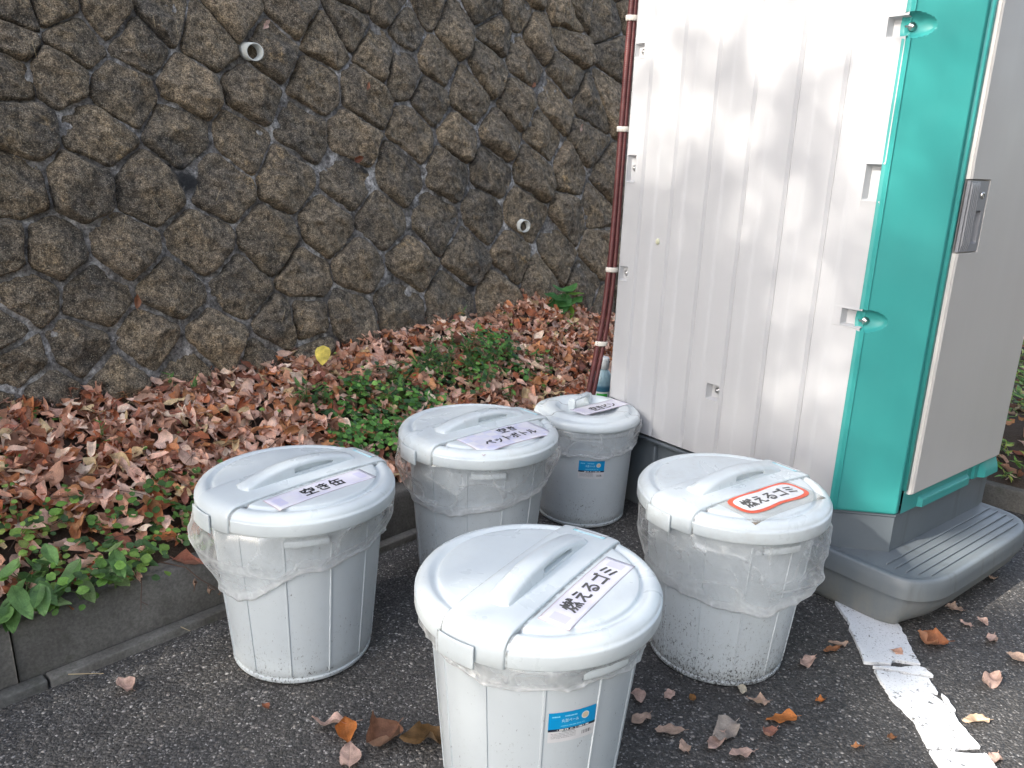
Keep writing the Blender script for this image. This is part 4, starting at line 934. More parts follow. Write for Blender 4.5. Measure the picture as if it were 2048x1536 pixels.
    def strip(ks, zf0, zf1):
        b = len(V)
        for k in ks: V.extend(ring(k, zf0(k), zf1(k)))
        m_ = 10
        for i in range(len(ks) - 1):
            for j in range(m_): F.append([b + i * m_ + j, b + (i + 1) * m_ + j, b + (i + 1) * m_ + (j + 1) % m_, b + i * m_ + (j + 1) % m_])
        F.append([b + j for j in range(m_)]); F.append([b + (len(ks) - 1) * m_ + j for j in range(m_)][::-1])
    strip(list(range(n)), lambda k: .4625, lambda k: top[k])
    me = mesh('handle', np.array(V), F)
    # long pocket moulded into each side of the grip
    kx = np.linspace(-.022, .088, 14); zt = np.interp(kx, xs, top) - .0105; zt[0] -= .002; zt[-1] -= .002
    loop = [(x, .4715) for x in kx] + [(x, z) for x, z in zip(kx[::-1], zt[::-1])]; cv, cf = [], []
    for y0, y1 in ((-.04, -.0160), (.0160, .04)):
        b = len(cv); m_ = len(loop); cv += [(x, y0, z) for x, z in loop] + [(x, y1, z) for x, z in loop]
        cf += [[b + i for i in range(m_)], [b + m_ + i for i in range(m_)][::-1]] + [[b + i, b + m_ + i, b + m_ + (i + 1) % m_, b + (i + 1) % m_] for i in range(m_)]
    import bmesh
    def clean(m_): 
        bm = bmesh.new(); bm.from_mesh(m_); bmesh.ops.recalc_face_normals(bm, faces=bm.faces); bm.to_mesh(m_); bm.free()
    cm = mesh('pocket', cv, cf, smooth=False); clean(cm); clean(me); co = bpy.data.objects.new('pocket', cm); COL.objects.link(co); to = bpy.data.objects.new('t', me); COL.objects.link(to)
    bo = to.modifiers.new('b', 'BOOLEAN'); bo.operation = 'DIFFERENCE'; bo.object = co; bo.solver = 'EXACT'
    dg = bpy.context.evaluated_depsgraph_get(); dg.update(); me = bpy.data.meshes.new_from_object(to.evaluated_get(dg)); bpy.data.objects.remove(to); bpy.data.objects.remove(co)
    me.name = 'handle'; o = obj('handle', me, M[LM], root); me.set_sharp_from_angle(angle=R_(45))
    s_ = sheet('small_sticker', .197, -.008, .022, .072, 'lidsticker', root, nx=6, ny=10, base=lambda x, y: np.interp(np.abs(x), [0, .19, .204, .214, .2225], [.4672, .4632, .4620, .4598, .4555]))
    # uv turned so that the print runs along the strip
    ul = s_.data.uv_layers[0]; a = np.empty(len(ul.data) * 2); ul.data.foreach_get('uv', a); a = a.reshape(-1, 2); a = np.stack([a[:, 1], a[:, 0]], -1); ul.data.foreach_set('uv', a.ravel())
    return root
def sticker_on(root, rfun, phi, zc, w=.088, h=.064, tilt=0):
    nx, ny = 16, 8; X, Y = np.meshgrid(np.linspace(-w / 2, w / 2, nx), np.linspace(-h / 2, h / 2, ny), indexing='ij')
    def put(X, Y, d):
        c, s = math.cos(tilt), math.sin(tilt); x = X * c - Y * s; y = X * s + Y * c; z = zc + y; r = rfun(z) + d; a = phi + x / r
        return np.stack([r * np.cos(a), r * np.sin(a), z + 0 * a], -1)
    uv = np.stack([X / w + .5, Y / h + .5], -1).reshape(-1, 2)
    o = obj('sticker', mesh('sticker', put(X, Y, .0009).reshape(-1, 3), grid_faces(nx, ny), uv=uv), M['sticker'], root)
    v, f = text_mesh('丸型ペール', w * .36, h * .115, .01); obj('lettering', mesh('lettering', put(v[:, 0] - w * .06, v[:, 1] + h * .22, .0014), f, smooth=False), M['swhite'], o)
def bag(pos, ang_cam, ztop, rtop, rfun, ctl, label, seed, wr=1.0, nlay=1, flare=()):
    """ctl: list of (phi_deg relative to the camera side, z_bottom, bulge)"""
    root_loc = (pos[0], pos[1], 0)
    nt_, nz_ = 300, 46; th = np.linspace(0, 2 * np.pi, nt_, endpoint=False)
    ph = np.degrees(th); c = sorted([(a % 360, z, b) for a, z, b in ctl]); A = np.array([c[-1][0] - 360] + [x[0] for x in c] + [c[0][0] + 360])
    ZB_ = np.interp(ph, A, [c[-1][1]] + [x[1] for x in c] + [c[0][1]]); BU = np.interp(ph, A, [c[-1][2]] + [x[2] for x in c] + [c[0][2]])
    k = np.ones(15) / 15
    ZB_ = np.convolve(np.concatenate([ZB_[-7:], ZB_, ZB_[:7]]), k, 'valid'); BU = np.convolve(np.concatenate([BU[-7:], BU, BU[:7]]), k, 'valid')
    cs = np.stack([np.cos(th), np.sin(th)], -1)
    ZB_ = ZB_ + .010 * noise(P3(cs[:, 0], cs[:, 1], seed), 3.2, seed) + .004 * noise(P3(cs[:, 0], cs[:, 1], seed), 11, seed)
    t = np.linspace(0, 1, nz_); T, TH = np.meshgrid(t, th, indexing='xy')      # shape (nt, nz)
    Z = ztop + (ZB_[:, None] - ztop) * T
    r_body = rfun(Z) + .004
    Rr = r_body + (rtop - r_body) * (1 - sstep(0, .95, T)) + BU[:, None] * np.sin(np.pi * np.clip(T, 0, 1) ** .8) ** .8
    Q = P3(cs[:, 0][:, None] * .21 + 0 * T, cs[:, 1][:, None] * .21 + 0 * T, Z)
    # long sagging folds (stretched round the bin) plus sharp creases
    Qs = Q * [1, 1, 2.6]
    f1 = 1 - 2 * np.abs(noise(Qs + .03 * P3(noise(Q, 9, seed + 3), noise(Q, 9, seed + 4), noise(Q, 9, seed + 5)), 7, seed)); f2 = 1 - 2 * np.abs(noise(Q * [1, 1, .9] + Z[..., None] * .5, 17, seed + 9)); f3 = 1 - 2 * np.abs(noise(Q * [1.2, 1.2, 1.2], 38, seed + 11))
    amp = sstep(-.02, .07, T) * wr
    cr = lambda n_, p_: np.clip(1 - np.abs(n_), 0, 1) ** p_
    wq = .05 * P3(noise(Q, 6, seed + 3), noise(Q, 6, seed + 4), noise(Q, 6, seed + 5))
    m1, m2, m3 = noise(Qs + wq, 6, seed), noise(Q * [1, 1, 1.6] + wq, 13, seed + 9), noise(Q * [1.5, 1.5, .7] + wq, 26, seed + 12)
    c1 = cr(m1 * 2.6, 9); c2 = cr(m2 * 2.6, 9); c3 = cr(m3 * 2.4, 8)
    Rr = Rr + amp * (.010 * cr(m1 * 1.5, 1.6) + .0050 * cr(m2 * 1.5, 1.5) + .0022 * cr(m3 * 1.5, 1.4) + .0040 * noise(Q, 5, seed + 2) - .006)
    for (a0, wdt, aa, zz0) in flare:
        dph = (ph - a0 + 180) % 360 - 180; Rr = Rr + aa * np.exp(-(dph / wdt) ** 2)[:, None] * sstep(zz0, 1, T)
    Rr = np.maximum(Rr, r_body)
    CR = np.clip(c1 * .6 + c2 * .55 + c3 * .35, 0, 1) * amp
    # gathered rolled hem
    hem = sstep(.86, 1, T); Rr = Rr + hem * (.002 + .0035 * np.abs(noise(Q * [1, 1, 3], 26, seed + 6))) * wr
    V = np.stack([Rr * np.cos(TH), Rr * np.sin(TH), Z], -1)
    back = V[:, -1:].copy(); up = []
    for j, dz in enumerate((.004, .012, .022)):
        b = V[:, -1].copy(); rr = rfun(b[:, 2] + dz) + .003; b[:, 0] = rr * np.cos(th); b[:, 1] = rr * np.sin(th); b[:, 2] += dz * (1 + .3 * noise(P3(cs[:, 0], cs[:, 1], j), 9, seed)); up.append(b[:, None])
    V = np.concatenate([V] + up, 1); nz2 = V.shape[1]
    uvv = np.concatenate([np.stack([TH / (2 * np.pi), T], -1), np.stack([np.repeat(th[:, None], 3, 1) / (2 * np.pi), np.full((nt_, 3), .93)], -1)], 1)
    o = obj('plastic_bag', mesh('plastic_bag', V.reshape(-1, 3), grid_faces(nt_, nz2, wrap=True), uv=uvv.reshape(-1, 2), col=np.repeat(np.concatenate([CR, np.full((nt_, 3), .4)], 1).reshape(-1, 1), 3, 1)), M['film'], loc=root_loc, rot=(0, 0, ang_cam))
    tag(o, label, 'plastic bag', 'bags hanging out of the trash cans'); return o
def cam_ang(pos): return math.atan2(-pos[1], -pos[0])     # local +x looks at the camera, +y to the picture's right
rbig = lambda z: .169 + .034 * np.clip((z - .022) / .383, 0, 1.0)
B1, B2, B3, B4, B5 = (-.503, 1.772), (-.091, 2.198), (.064, 1.346), (.552, 1.828), (.263, 2.648)
b1 = pail(B1, 50, 'white round trash can with black lettering for empty cans, leftmost beside the kerb', phase=-10, grip=4)
p = sheet('paper_label', -.010, -.110, .268, .064, 'checks', b1); text_on(p, '空き缶', -.006, -.108, .112, .037, 'ink')
b2 = pail(B2, 43, 'white round trash can with a two line bottle label, behind the front ones', True, phase=-8, grip=8)
p = sheet('paper_label', -.004, -.122, .268, .120, 'grid', b2); text_on(p, '空き', .026, -.090, .062, .034, 'ink'); text_on(p, 'ペットボトル', .000, -.138, .186, .034, 'ink')
b3 = pail(B3, 58.5, 'white round trash can nearest the camera with a blue sticker on its body', phase=6)
p = sheet('paper_label', -.004, -.108, .268, .061, 'checks', b3); text_on(p, '燃えるゴミ', .000, -.106, .178, .036, 'greyink')
b4 = pail(B4, 36.5, 'dirt speckled white trash can with an orange ringed label beside the grey step', True, phase=-13)
p = sheet('tape_sheet', -.010, -.110, .262, .130, 'tape', b4, dz=.0012, curl=.002)
def blob(w, h, n=60):
    th = np.linspace(0, 2 * np.pi, n, endpoint=False); c, s = np.cos(th), np.sin(th)
    x = np.sign(c) * np.abs(c) ** .62 * w / 2; y = np.sign(s) * np.abs(s) ** .62 * h / 2; y = y * (1 - .10 * np.cos(2 * th) * -1 - .12 * np.exp(-(x / (w * .16)) ** 2)); return x, y
for nm, w_, h_, mt, dz in (('label_border', .236, .098, 'red', .0016), ('label_field', .214, .076, 'whitep', .0021)):
    x, y = blob(w_, h_); rg = [(x * k - .006, y * k - .108) for k in (1, .75, .5, .25, .02)]
    V = np.stack([np.stack([a, b, paper_z(a, b) + dz], -1) for a, b in rg], 1); oo = obj(nm, mesh(nm, V.reshape(-1, 3), grid_faces(60, 5, wrap=True)[:, ::-1].copy()), M[mt], p)
text_on(p, '燃えるゴミ', -.006, -.107, .184, .038, 'greyink', z0=.0029)
def small_can():
    root = empty('trash_can', (B5[0], B5[1], 0), R_(8)); tag(root, 'small white trash can with a lifting handle lid, tucked against the cabin', 'trash can', 'round white trash cans')
    bin_body(root, .152, .168, .345, 0, 'binbody')
    prof = [(0, .372), (.04, .372), (.085, .3735), (.098, .378), (.105, .386), (.112, .3895), (.138, .3895), (.146, .3865), (.151, .3790), (.156, .3765), (.170, .3765), (.178, .374), (.183, .366), (.1845, .356), (.1835, .349), (.180, .347), (.178, .352)]
    v, f = revolve(prof, 120); obj('lid', mesh('lid', v, f[:, ::-1].copy()), M['lid'], root)
    # handle: flat bar on two posts, standing in the sunk centre
    a = R_(48); c, s = math.cos(a), math.sin(a)
    def rb(sx, sy, sz, cx_, cz, nm): 
        v, f = box(sx, sy, sz, (cx_, 0, cz)); o = obj(nm, mesh(nm, v, f, smooth=False), M['lid'], root, rot=(0, 0, a), loc=(-.015, .045, 0), bevel=.0025); return o
    rb(.118, .022, .008, 0, .4080, 'handle_bar'); rb(.012, .026, .036, -.055, .390, 'handle_post'); rb(.012, .026, .036, .055, .390, 'handle_post')
    bz = lambda x, y: .3912 + .0004 * np.cos(x * 60) - .022 * sstep(.152, .185, np.hypot(x, y))
    p = sheet('paper_label', .042, -.020, .225, .074, 'plain', root, rot=R_(34), base=bz); text_on(p, '空きビン', .050, -.020, .118, .038, 'ink', rot=R_(34), base=bz)
    return root
b5 = small_can()
# stickers face the camera slightly from the right
def st(root, pos, rfun, dphi, zc, tilt): sticker_on(root, rfun, cam_ang(pos) - root.rotation_euler.z + R_(dphi), zc, tilt=tilt)
st(b3, B3, rbig, 22, .268, R_(2)); rsm = lambda z: .153 + .015 * np.clip((z - .022) / .323, 0, 1)
st(b5, B5, rsm, 10, .215, R_(-1))
bag(B1, cam_ang(B1), .409, .2215, rbig, [(-90, .235, .026), (-60, .205, .028), (-30, .235, .014), (0, .300, .008), (40, .315, .004), (90, .315, .012), (150, .30, .01), (210, .27, .015)], 'baggy clear bag bulging to the left out of the empty cans bin', 5)
bag(B2, cam_ang(B2), .409, .2215, rbig, [(-90, .245, .016), (-50, .245, .008), (0, .265, .006), (40, .29, .004), (90, .315, .02), (180, .30, .01)], 'clear bag under the lid of the bin with the two line label', 12)
bag(B3, cam_ang(B3), .409, .2215, rbig, [(-90, .345, .006), (-40, .352, .004), (-10, .345, .006), (30, .362, .002), (70, .335, .004), (110, .31, .004), (180, .33, .004)], 'short crumpled bag edge under the lid of the nearest bin', 23, wr=1.2)
bag(B4, cam_ang(B4), .409, .2215, rbig, [(-90, .225, .008), (-40, .235, .008), (0, .225, .006), (40, .200, .012), (75, .235, .022), (110, .26, .012), (180, .27, .008)], 'smooth clear bag with a pointed corner sticking out by the grey step', 31, wr=.75, flare=((72, 13, .030, .25),))
bag(B5, cam_ang(B5), .352, .1775, rsm, [(-90, .262, .006), (0, .258, .006), (60, .265, .008), (90, .29, .012), (180, .28, .01)], 'tight milky bag folded round the small bin with faint blue print', 44, wr=1.0)

# ------------------------------------------------------------------ leaves
def leaf_geo(L=1.0, W=.5, nx=4, ny=7, a=.85, b=.8, fold=.2, curl=.3, roll=.0, wavy=.05, heart=0, seed=0, stem=.12, lobe=0.0):
    """unit leaf in xy, tip along +y, root at origin; z is up"""
    t = np.linspace(0, 1, ny + 1); x = np.linspace(-1, 1, nx + 1); T, X = np.meshgrid(t, x, indexing='ij')
    if heart: hw = W / 2 * np.clip(np.sin(np.pi * np.clip(T, 0, 1) ** .55), 0, 1) ** .8
    else: hw = W / 2 * np.clip(np.sin(np.pi * T ** a), 0, 1) ** b
    hw = hw * (1 + lobe * noise(P3(T * 1.0, X * .3, seed), 7, seed)); hw = np.maximum(hw, .004)
    px = X * hw; py = T * L
    if heart: py = py - L * .26 * np.abs(X) ** 1.2 * (1 - T) ** 3 * 1.4; 
    pz = fold * np.abs(px) + wavy * noise(P3(px * 2, py * 2, seed), 2.2, seed + 5) * (.3 + np.abs(X))
    if roll:
        ang = px * roll * 2 / W; R0 = W / (2 * roll); px, pz = R0 * np.sin(ang), pz + R0 * (1 - np.cos(ang))
    # bend along the length
    if abs(curl) > 1e-4:
        k = curl; an = (py / L - .35) * k; R1 = L / k; yy = R1 * np.sin(an); zz = R1 * (1 - np.cos(an)); py2 = yy - pz * np.sin(an); pz = zz + pz * np.cos(an); py = py2
    V = np.stack([px, py, pz], -1).reshape(-1, 3); f = grid_faces(ny + 1, nx + 1)[:, ::-1]
    uv = np.stack([X / 2 + .5, T], -1).reshape(-1, 2)
    if stem:
        n0 = len(V); c = V[(nx + 1) * 0 + nx // 2]; w_ = .010
        sv = np.array([c + [-w_, 0, 0], c + [w_, 0, 0], c + [w_ * .7, -stem * L, .02], c + [-w_ * .7, -stem * L, .02]]); V = np.concatenate([V, sv]); f = np.concatenate([f, [[n0 + 3, n0 + 2, n0 + 1, n0]]]); uv = np.concatenate([uv, [[.5, 0]] * 4])
    return V, f, uv
DRY = np.array([(.60, .37, .28), (.52, .28, .185), (.64, .44, .35), (.44, .175, .075), (.36, .12, .055), (.22, .08, .045), (.50, .24, .11), (.56, .42, .24), (.30, .12, .08), (.13, .06, .035), (.70, .55, .43), (.46, .25, .17)])
DRYW = np.array([20, 13, 18, 7, 5, 5, 6, 5, 4, 4, 7, 10.]); DRYW /= DRYW.sum()
def dry_protos(n, nx=4, ny=7, r=None, flat=1.0):
    r = r or np.random.default_rng(11); out = []
    for k in range(n):
        rnd = r.random()
        out.append(leaf_geo(1, r.uniform(.36, .58), nx, ny, a=r.uniform(.75, 1.05), b=r.uniform(.6, .95), fold=r.uniform(-.2, .7) * flat, curl=r.uniform(-1.2, 1.9) * flat, roll=(r.uniform(.6, 2.1) * flat if rnd < .6 else 0), wavy=r.uniform(.08, .30), seed=k * 3 + 1, lobe=r.uniform(0, .12)))
    return out
def rotmats(yaw, tilt, az):
    """yaw about z, then tilt about a horizontal axis with direction az"""
    n = len(yaw); c, s = np.cos(yaw), np.sin(yaw); Rz = np.zeros((n, 3, 3)); Rz[:, 0, 0] = c; Rz[:, 0, 1] = -s; Rz[:, 1, 0] = s; Rz[:, 1, 1] = c; Rz[:, 2, 2] = 1
    ux, uy = np.cos(az), np.sin(az); ct, st_ = np.cos(tilt), np.sin(tilt); Rt = np.zeros((n, 3, 3))
    Rt[:, 0, 0] = ct + ux * ux * (1 - ct); Rt[:, 0, 1] = ux * uy * (1 - ct); Rt[:, 0, 2] = uy * st_
    Rt[:, 1, 0] = ux * uy * (1 - ct); Rt[:, 1, 1] = ct + uy * uy * (1 - ct); Rt[:, 1, 2] = -ux * st_
    Rt[:, 2, 0] = -uy * st_; Rt[:, 2, 1] = ux * st_; Rt[:, 2, 2] = ct
    return Rt @ Rz
def lean(Rm, a=.36):
    ax_ = np.array([ES[0], ES[1], 0]); K = np.array([[0, -ax_[2], ax_[1]], [ax_[2], 0, -ax_[0]], [-ax_[1], ax_[0], 0]])
    return (np.eye(3) + math.sin(a) * K + (1 - math.cos(a)) * K @ K) @ Rm
def scatter(name, protos, P, S, Rm, C, mat, r, parent=None, which=None):
    if mat in ('green', 'leaf') and name != 'crown': Rm = lean(Rm, .38)
    which = r.integers(0, len(protos), len(P)) if which is None else which
    vs, fs, us, cs, n = [], [], [], [], 0
    for k, (v, f, uv) in enumerate(protos):
        idx = np.where(which == k)[0]
        if not len(idx): continue
        V = np.einsum('nij,vj->nvi', Rm[idx], v) * S[idx, None, None] + P[idx, None, :]
        vs.append(V.reshape(-1, 3)); fs.append((f[None] + (np.arange(len(idx)) * len(v))[:, None, None] + n).reshape(-1, 4)); n += V.shape[0] * V.shape[1]
        us.append(np.tile(uv, (len(idx), 1))); cs.append(np.repeat(C[idx], len(v), 0))
    o = obj(name, mesh(name, np.concatenate(vs), np.concatenate(fs), uv=np.concatenate(us), col=np.concatenate(cs)), M[mat], parent); o['kind'] = 'stuff'
    return o
GREEN = 1.25 * np.array([(.05, .13, .035), (.075, .19, .045), (.11, .26, .055), (.045, .105, .04), (.15, .30, .07), (.20, .30, .08)])
def veg_mask(s, q):
    """how green the bed is at (s,q), 0..1"""
    a = np.exp(-((s - .27) / .36) ** 4 - ((q - .12) / .18) ** 4) + np.exp(-((s - 1.36) / .27) ** 4 - ((q - .33) / .165) ** 4) + .7 * np.exp(-((s - 1.88) / .38) ** 4 - ((q - .42) / .13) ** 4)
    a = a + .4 * np.exp(-((s - -.5) / .45) ** 4 - ((q - .15) / .2) ** 4)
    return np.clip(a, 0, 1)
def litter():
    r = np.random.default_rng(21); protos = dry_protos(22)
    n = 12500; s = r.uniform(-1.6, 4.8, n); q = r.uniform(.02, .80, n)
    vm = veg_mask(s, q); keep = r.random(n) > vm * .55; keep &= ~((q < .09) & (r.random(n) < .75)); s, q = s[keep], q[keep]; n = len(s)
    lift = r.random(n) ** 1.5 * .035 * sstep(.04, .2, q)
    P = bed_pt(s, q, bank_z(s, q) + .004 + lift)
    S = r.uniform(.036, .080, n) * (1 + .15 * r.normal(size=n)); S = np.clip(S, .022, .085)
    # leaves follow the slope of the bank and stick out at all angles
    Rm = rotmats(r.uniform(0, 6.28, n), np.abs(r.normal(size=n)) * .52, r.uniform(0, 6.28, n))
    ci = r.choice(len(DRY), n, p=DRYW); C = DRY[ci] * r.uniform(.85, 1.5, (n, 1))
    scatter('leaf_litter', protos, P, S, Rm, C, 'leaf', r, BED)
    # leaves one can pick out, lying on top: parts of the bed
    pm = []
    for k in range(24):
        v, f, uv = dry_protos(1, 6, 10, np.random.default_rng(100 + k))[0]; c = DRY[k % len(DRY)] * (1.35 if k < 12 else 1.05)
        pm.append(mesh('leaf', v, f, uv=uv, col=np.tile(c, (len(v), 1))))
    cnt = 0
    while cnt < 292:
        s_ = r.uniform(.05, 3.0) if r.random() < .6 else r.uniform(.05, 1.6); q_ = r.uniform(.17, .74)
        if r.random() < veg_mask(np.array(s_), np.array(q_)) * .7: continue
        p = bed_pt(s_, q_, float(bank_z(np.array(s_), np.array(q_))) + .022 + .014 * r.random())
        o = obj('leaf', pm[int(r.integers(0, 24))], M['leaf'], BED, loc=tuple(p)); o.scale = (r.uniform(.048, .082),) * 3
        Rl = lean(rotmats(np.array([r.uniform(0, 6.28)]), np.array([abs(r.normal()) * .35]), np.array([r.uniform(0, 6.28)])), .36)[0]
        o.rotation_euler = Matrix(Rl.tolist()).to_euler(); cnt += 1
    st_ = []
    for _ in range(170):
        s_, q_ = r.uniform(0, 3.2), r.uniform(.12, .74); p = bed_pt(s_, q_, float(bank_z(np.array(s_), np.array(q_))) + .035); d = r.normal(size=3) * [1, 1, .3]; d /= np.linalg.norm(d); l_ = r.uniform(.02, .07)
        st_.append(tube([p - d * l_, p + [0, 0, .006], p + d * l_], [.0011, .001, .0005], 4))
    v, f = join(st_); o = obj('leaf_stems', mesh('leaf_stems', v, f), M['twig'], BED); o['kind'] = 'stuff'
    # side bed
    n = 2600; s = r.uniform(S_END, 7, n); q = r.uniform(-2.6, .1, n); P = bed_pt(s, q, side_z(s, q) + .004 + .02 * r.random(n))
    Rm = rotmats(r.uniform(0, 6.28, n), np.abs(r.normal(size=n)) * .35, r.uniform(0, 6.28, n)); C = DRY[r.choice(len(DRY), n, p=DRYW)] * r.uniform(.72, 1.18, (n, 1))
    scatter('leaf_litter', protos, P, r.uniform(.04, .085, n), Rm, C, 'leaf', r, SIDEBED)
litter()
def ground_cover():
    r = np.random.default_rng(5)
    rp = [leaf_geo(1, w_, 4, 4, a=.8, b=.5, fold=.15, curl=c_, wavy=.05, seed=k, stem=0) for k, (w_, c_) in enumerate(((.9, .3), (.8, -.3), (.95, .5), (.72, .2)))]
    n = 15000; s = r.uniform(-1.1, 2.4, n); q = r.uniform(-.03, .62, n); vm = veg_mask(s, q); cl = noise(P3(s, q), 11, 77) * .55
    keep = r.random(n) < np.clip((vm * .85 + cl) * (vm > .15), 0, 1) * np.where(s < .7, .48, 1.0); s, q = s[keep], q[keep]; n = len(s)
    z = bank_z(s, np.maximum(q, .03)) + .014 + .06 * r.random(n) * (.5 + .8 * (noise(P3(s, q), 9, 7) > 0)); P = bed_pt(s, q, z)
    Rm = rotmats(r.uniform(0, 6.28, n), np.abs(r.normal(size=n)) * .35, r.uniform(0, 6.28, n))
    hue = noise(P3(s, q), 5, 99); ci = np.clip(((hue + 1) * 2.6 + r.normal(size=n) * .8), 0, 5).astype(int); C = GREEN[ci] * r.uniform(.75, 1.25, (n, 1)) * np.where(s[:, None] < .7, [[1.2, .98, .9]], [[1, 1, 1]])
    o = scatter('ground_cover', rp, P, r.uniform(.014, .031, n), Rm, C, 'green', r)
    n = 620; s = r.uniform(.0, 3.2, n); q = r.uniform(.12, .7, n); k = noise(P3(s, q), 6, 3) > .25; s, q = s[k], q[k]; n = len(s)
    P = bed_pt(s, q, bank_z(s, q) + .03); Rm = rotmats(r.uniform(0, 6.28, n), np.abs(r.normal(size=n)) * .5, r.uniform(0, 6.28, n)); C = GREEN[r.integers(0, 6, n)]
    scatter('ground_cover', rp, P, r.uniform(.012, .022, n), Rm, C, 'green', r)
    # ferny dwarf bamboo on the side bed, about 1,600 small tufts
    bp = [leaf_geo(1, .26, 2, 5, a=.8, b=.8, fold=.4, curl=c_, wavy=.03, seed=k, stem=0) for k, c_ in enumerate((.5, -.5, .9))]
    n = 1700; s0 = r.uniform(S_END - .02, 5.2, n); q0 = r.uniform(-2.6, .0, n); s = np.repeat(s0, 5); q = np.repeat(q0, 5); m_ = len(s)
    hh = .03 + .09 * r.random(n); z = side_z(s, q) + np.repeat(hh, 5) * r.uniform(.5, 1, m_)
    P = bed_pt(s + r.normal(size=m_) * .008, q + r.normal(size=m_) * .008, z); Rm = rotmats(r.uniform(0, 6.28, m_), np.abs(r.normal(size=m_)) * .4, r.uniform(0, 6.28, m_))
    C = GREEN[r.integers(1, 6, m_)] * r.uniform(.9, 1.5, (m_, 1)) * [1.25, 1, .9]
    scatter('ground_cover', bp, P, r.uniform(.03, .065, m_), Rm, C, 'green', r)
ground_cover()
def gmesh(seed, W=.55, heart=0, col=(.08, .2, .05), curl=.6, fold=.25):
    v, f, uv = leaf_geo(1, W, 6, 9, a=.8, b=.8, fold=fold, curl=curl, wavy=.05, heart=heart, seed=seed, stem=0)
    return mesh('leaf', v, f, uv=uv, col=np.tile(col, (len(v), 1)))
def plant(name, base, leaves, lab, cat='plant', group=None, h=.1):
    """leaves: (dx,dy,dz, length, yaw, pitch, mesh)"""
    root = empty(name, tuple(base)); tag(root, lab, cat, group)
    sv = []
    for (dx, dy, dz, ln, yaw, pit, me) in leaves:
        o = obj('leaf', me, M['green'], root, loc=(dx, dy, dz)); o.scale = (ln,) * 3; o.rotation_euler = (pit, 0, yaw)
        sv.append(tube([(0, 0, -.01), (dx * .4, dy * .4, dz * .7), (dx, dy, dz)], [.0016, .0013, .0008], 5))
    v, f = join(sv); obj('stem', mesh('stem', v, f), M['greenstem'], root); return root
M['greenstem'] = simple('green_stem', (.10, .16, .05), .6)
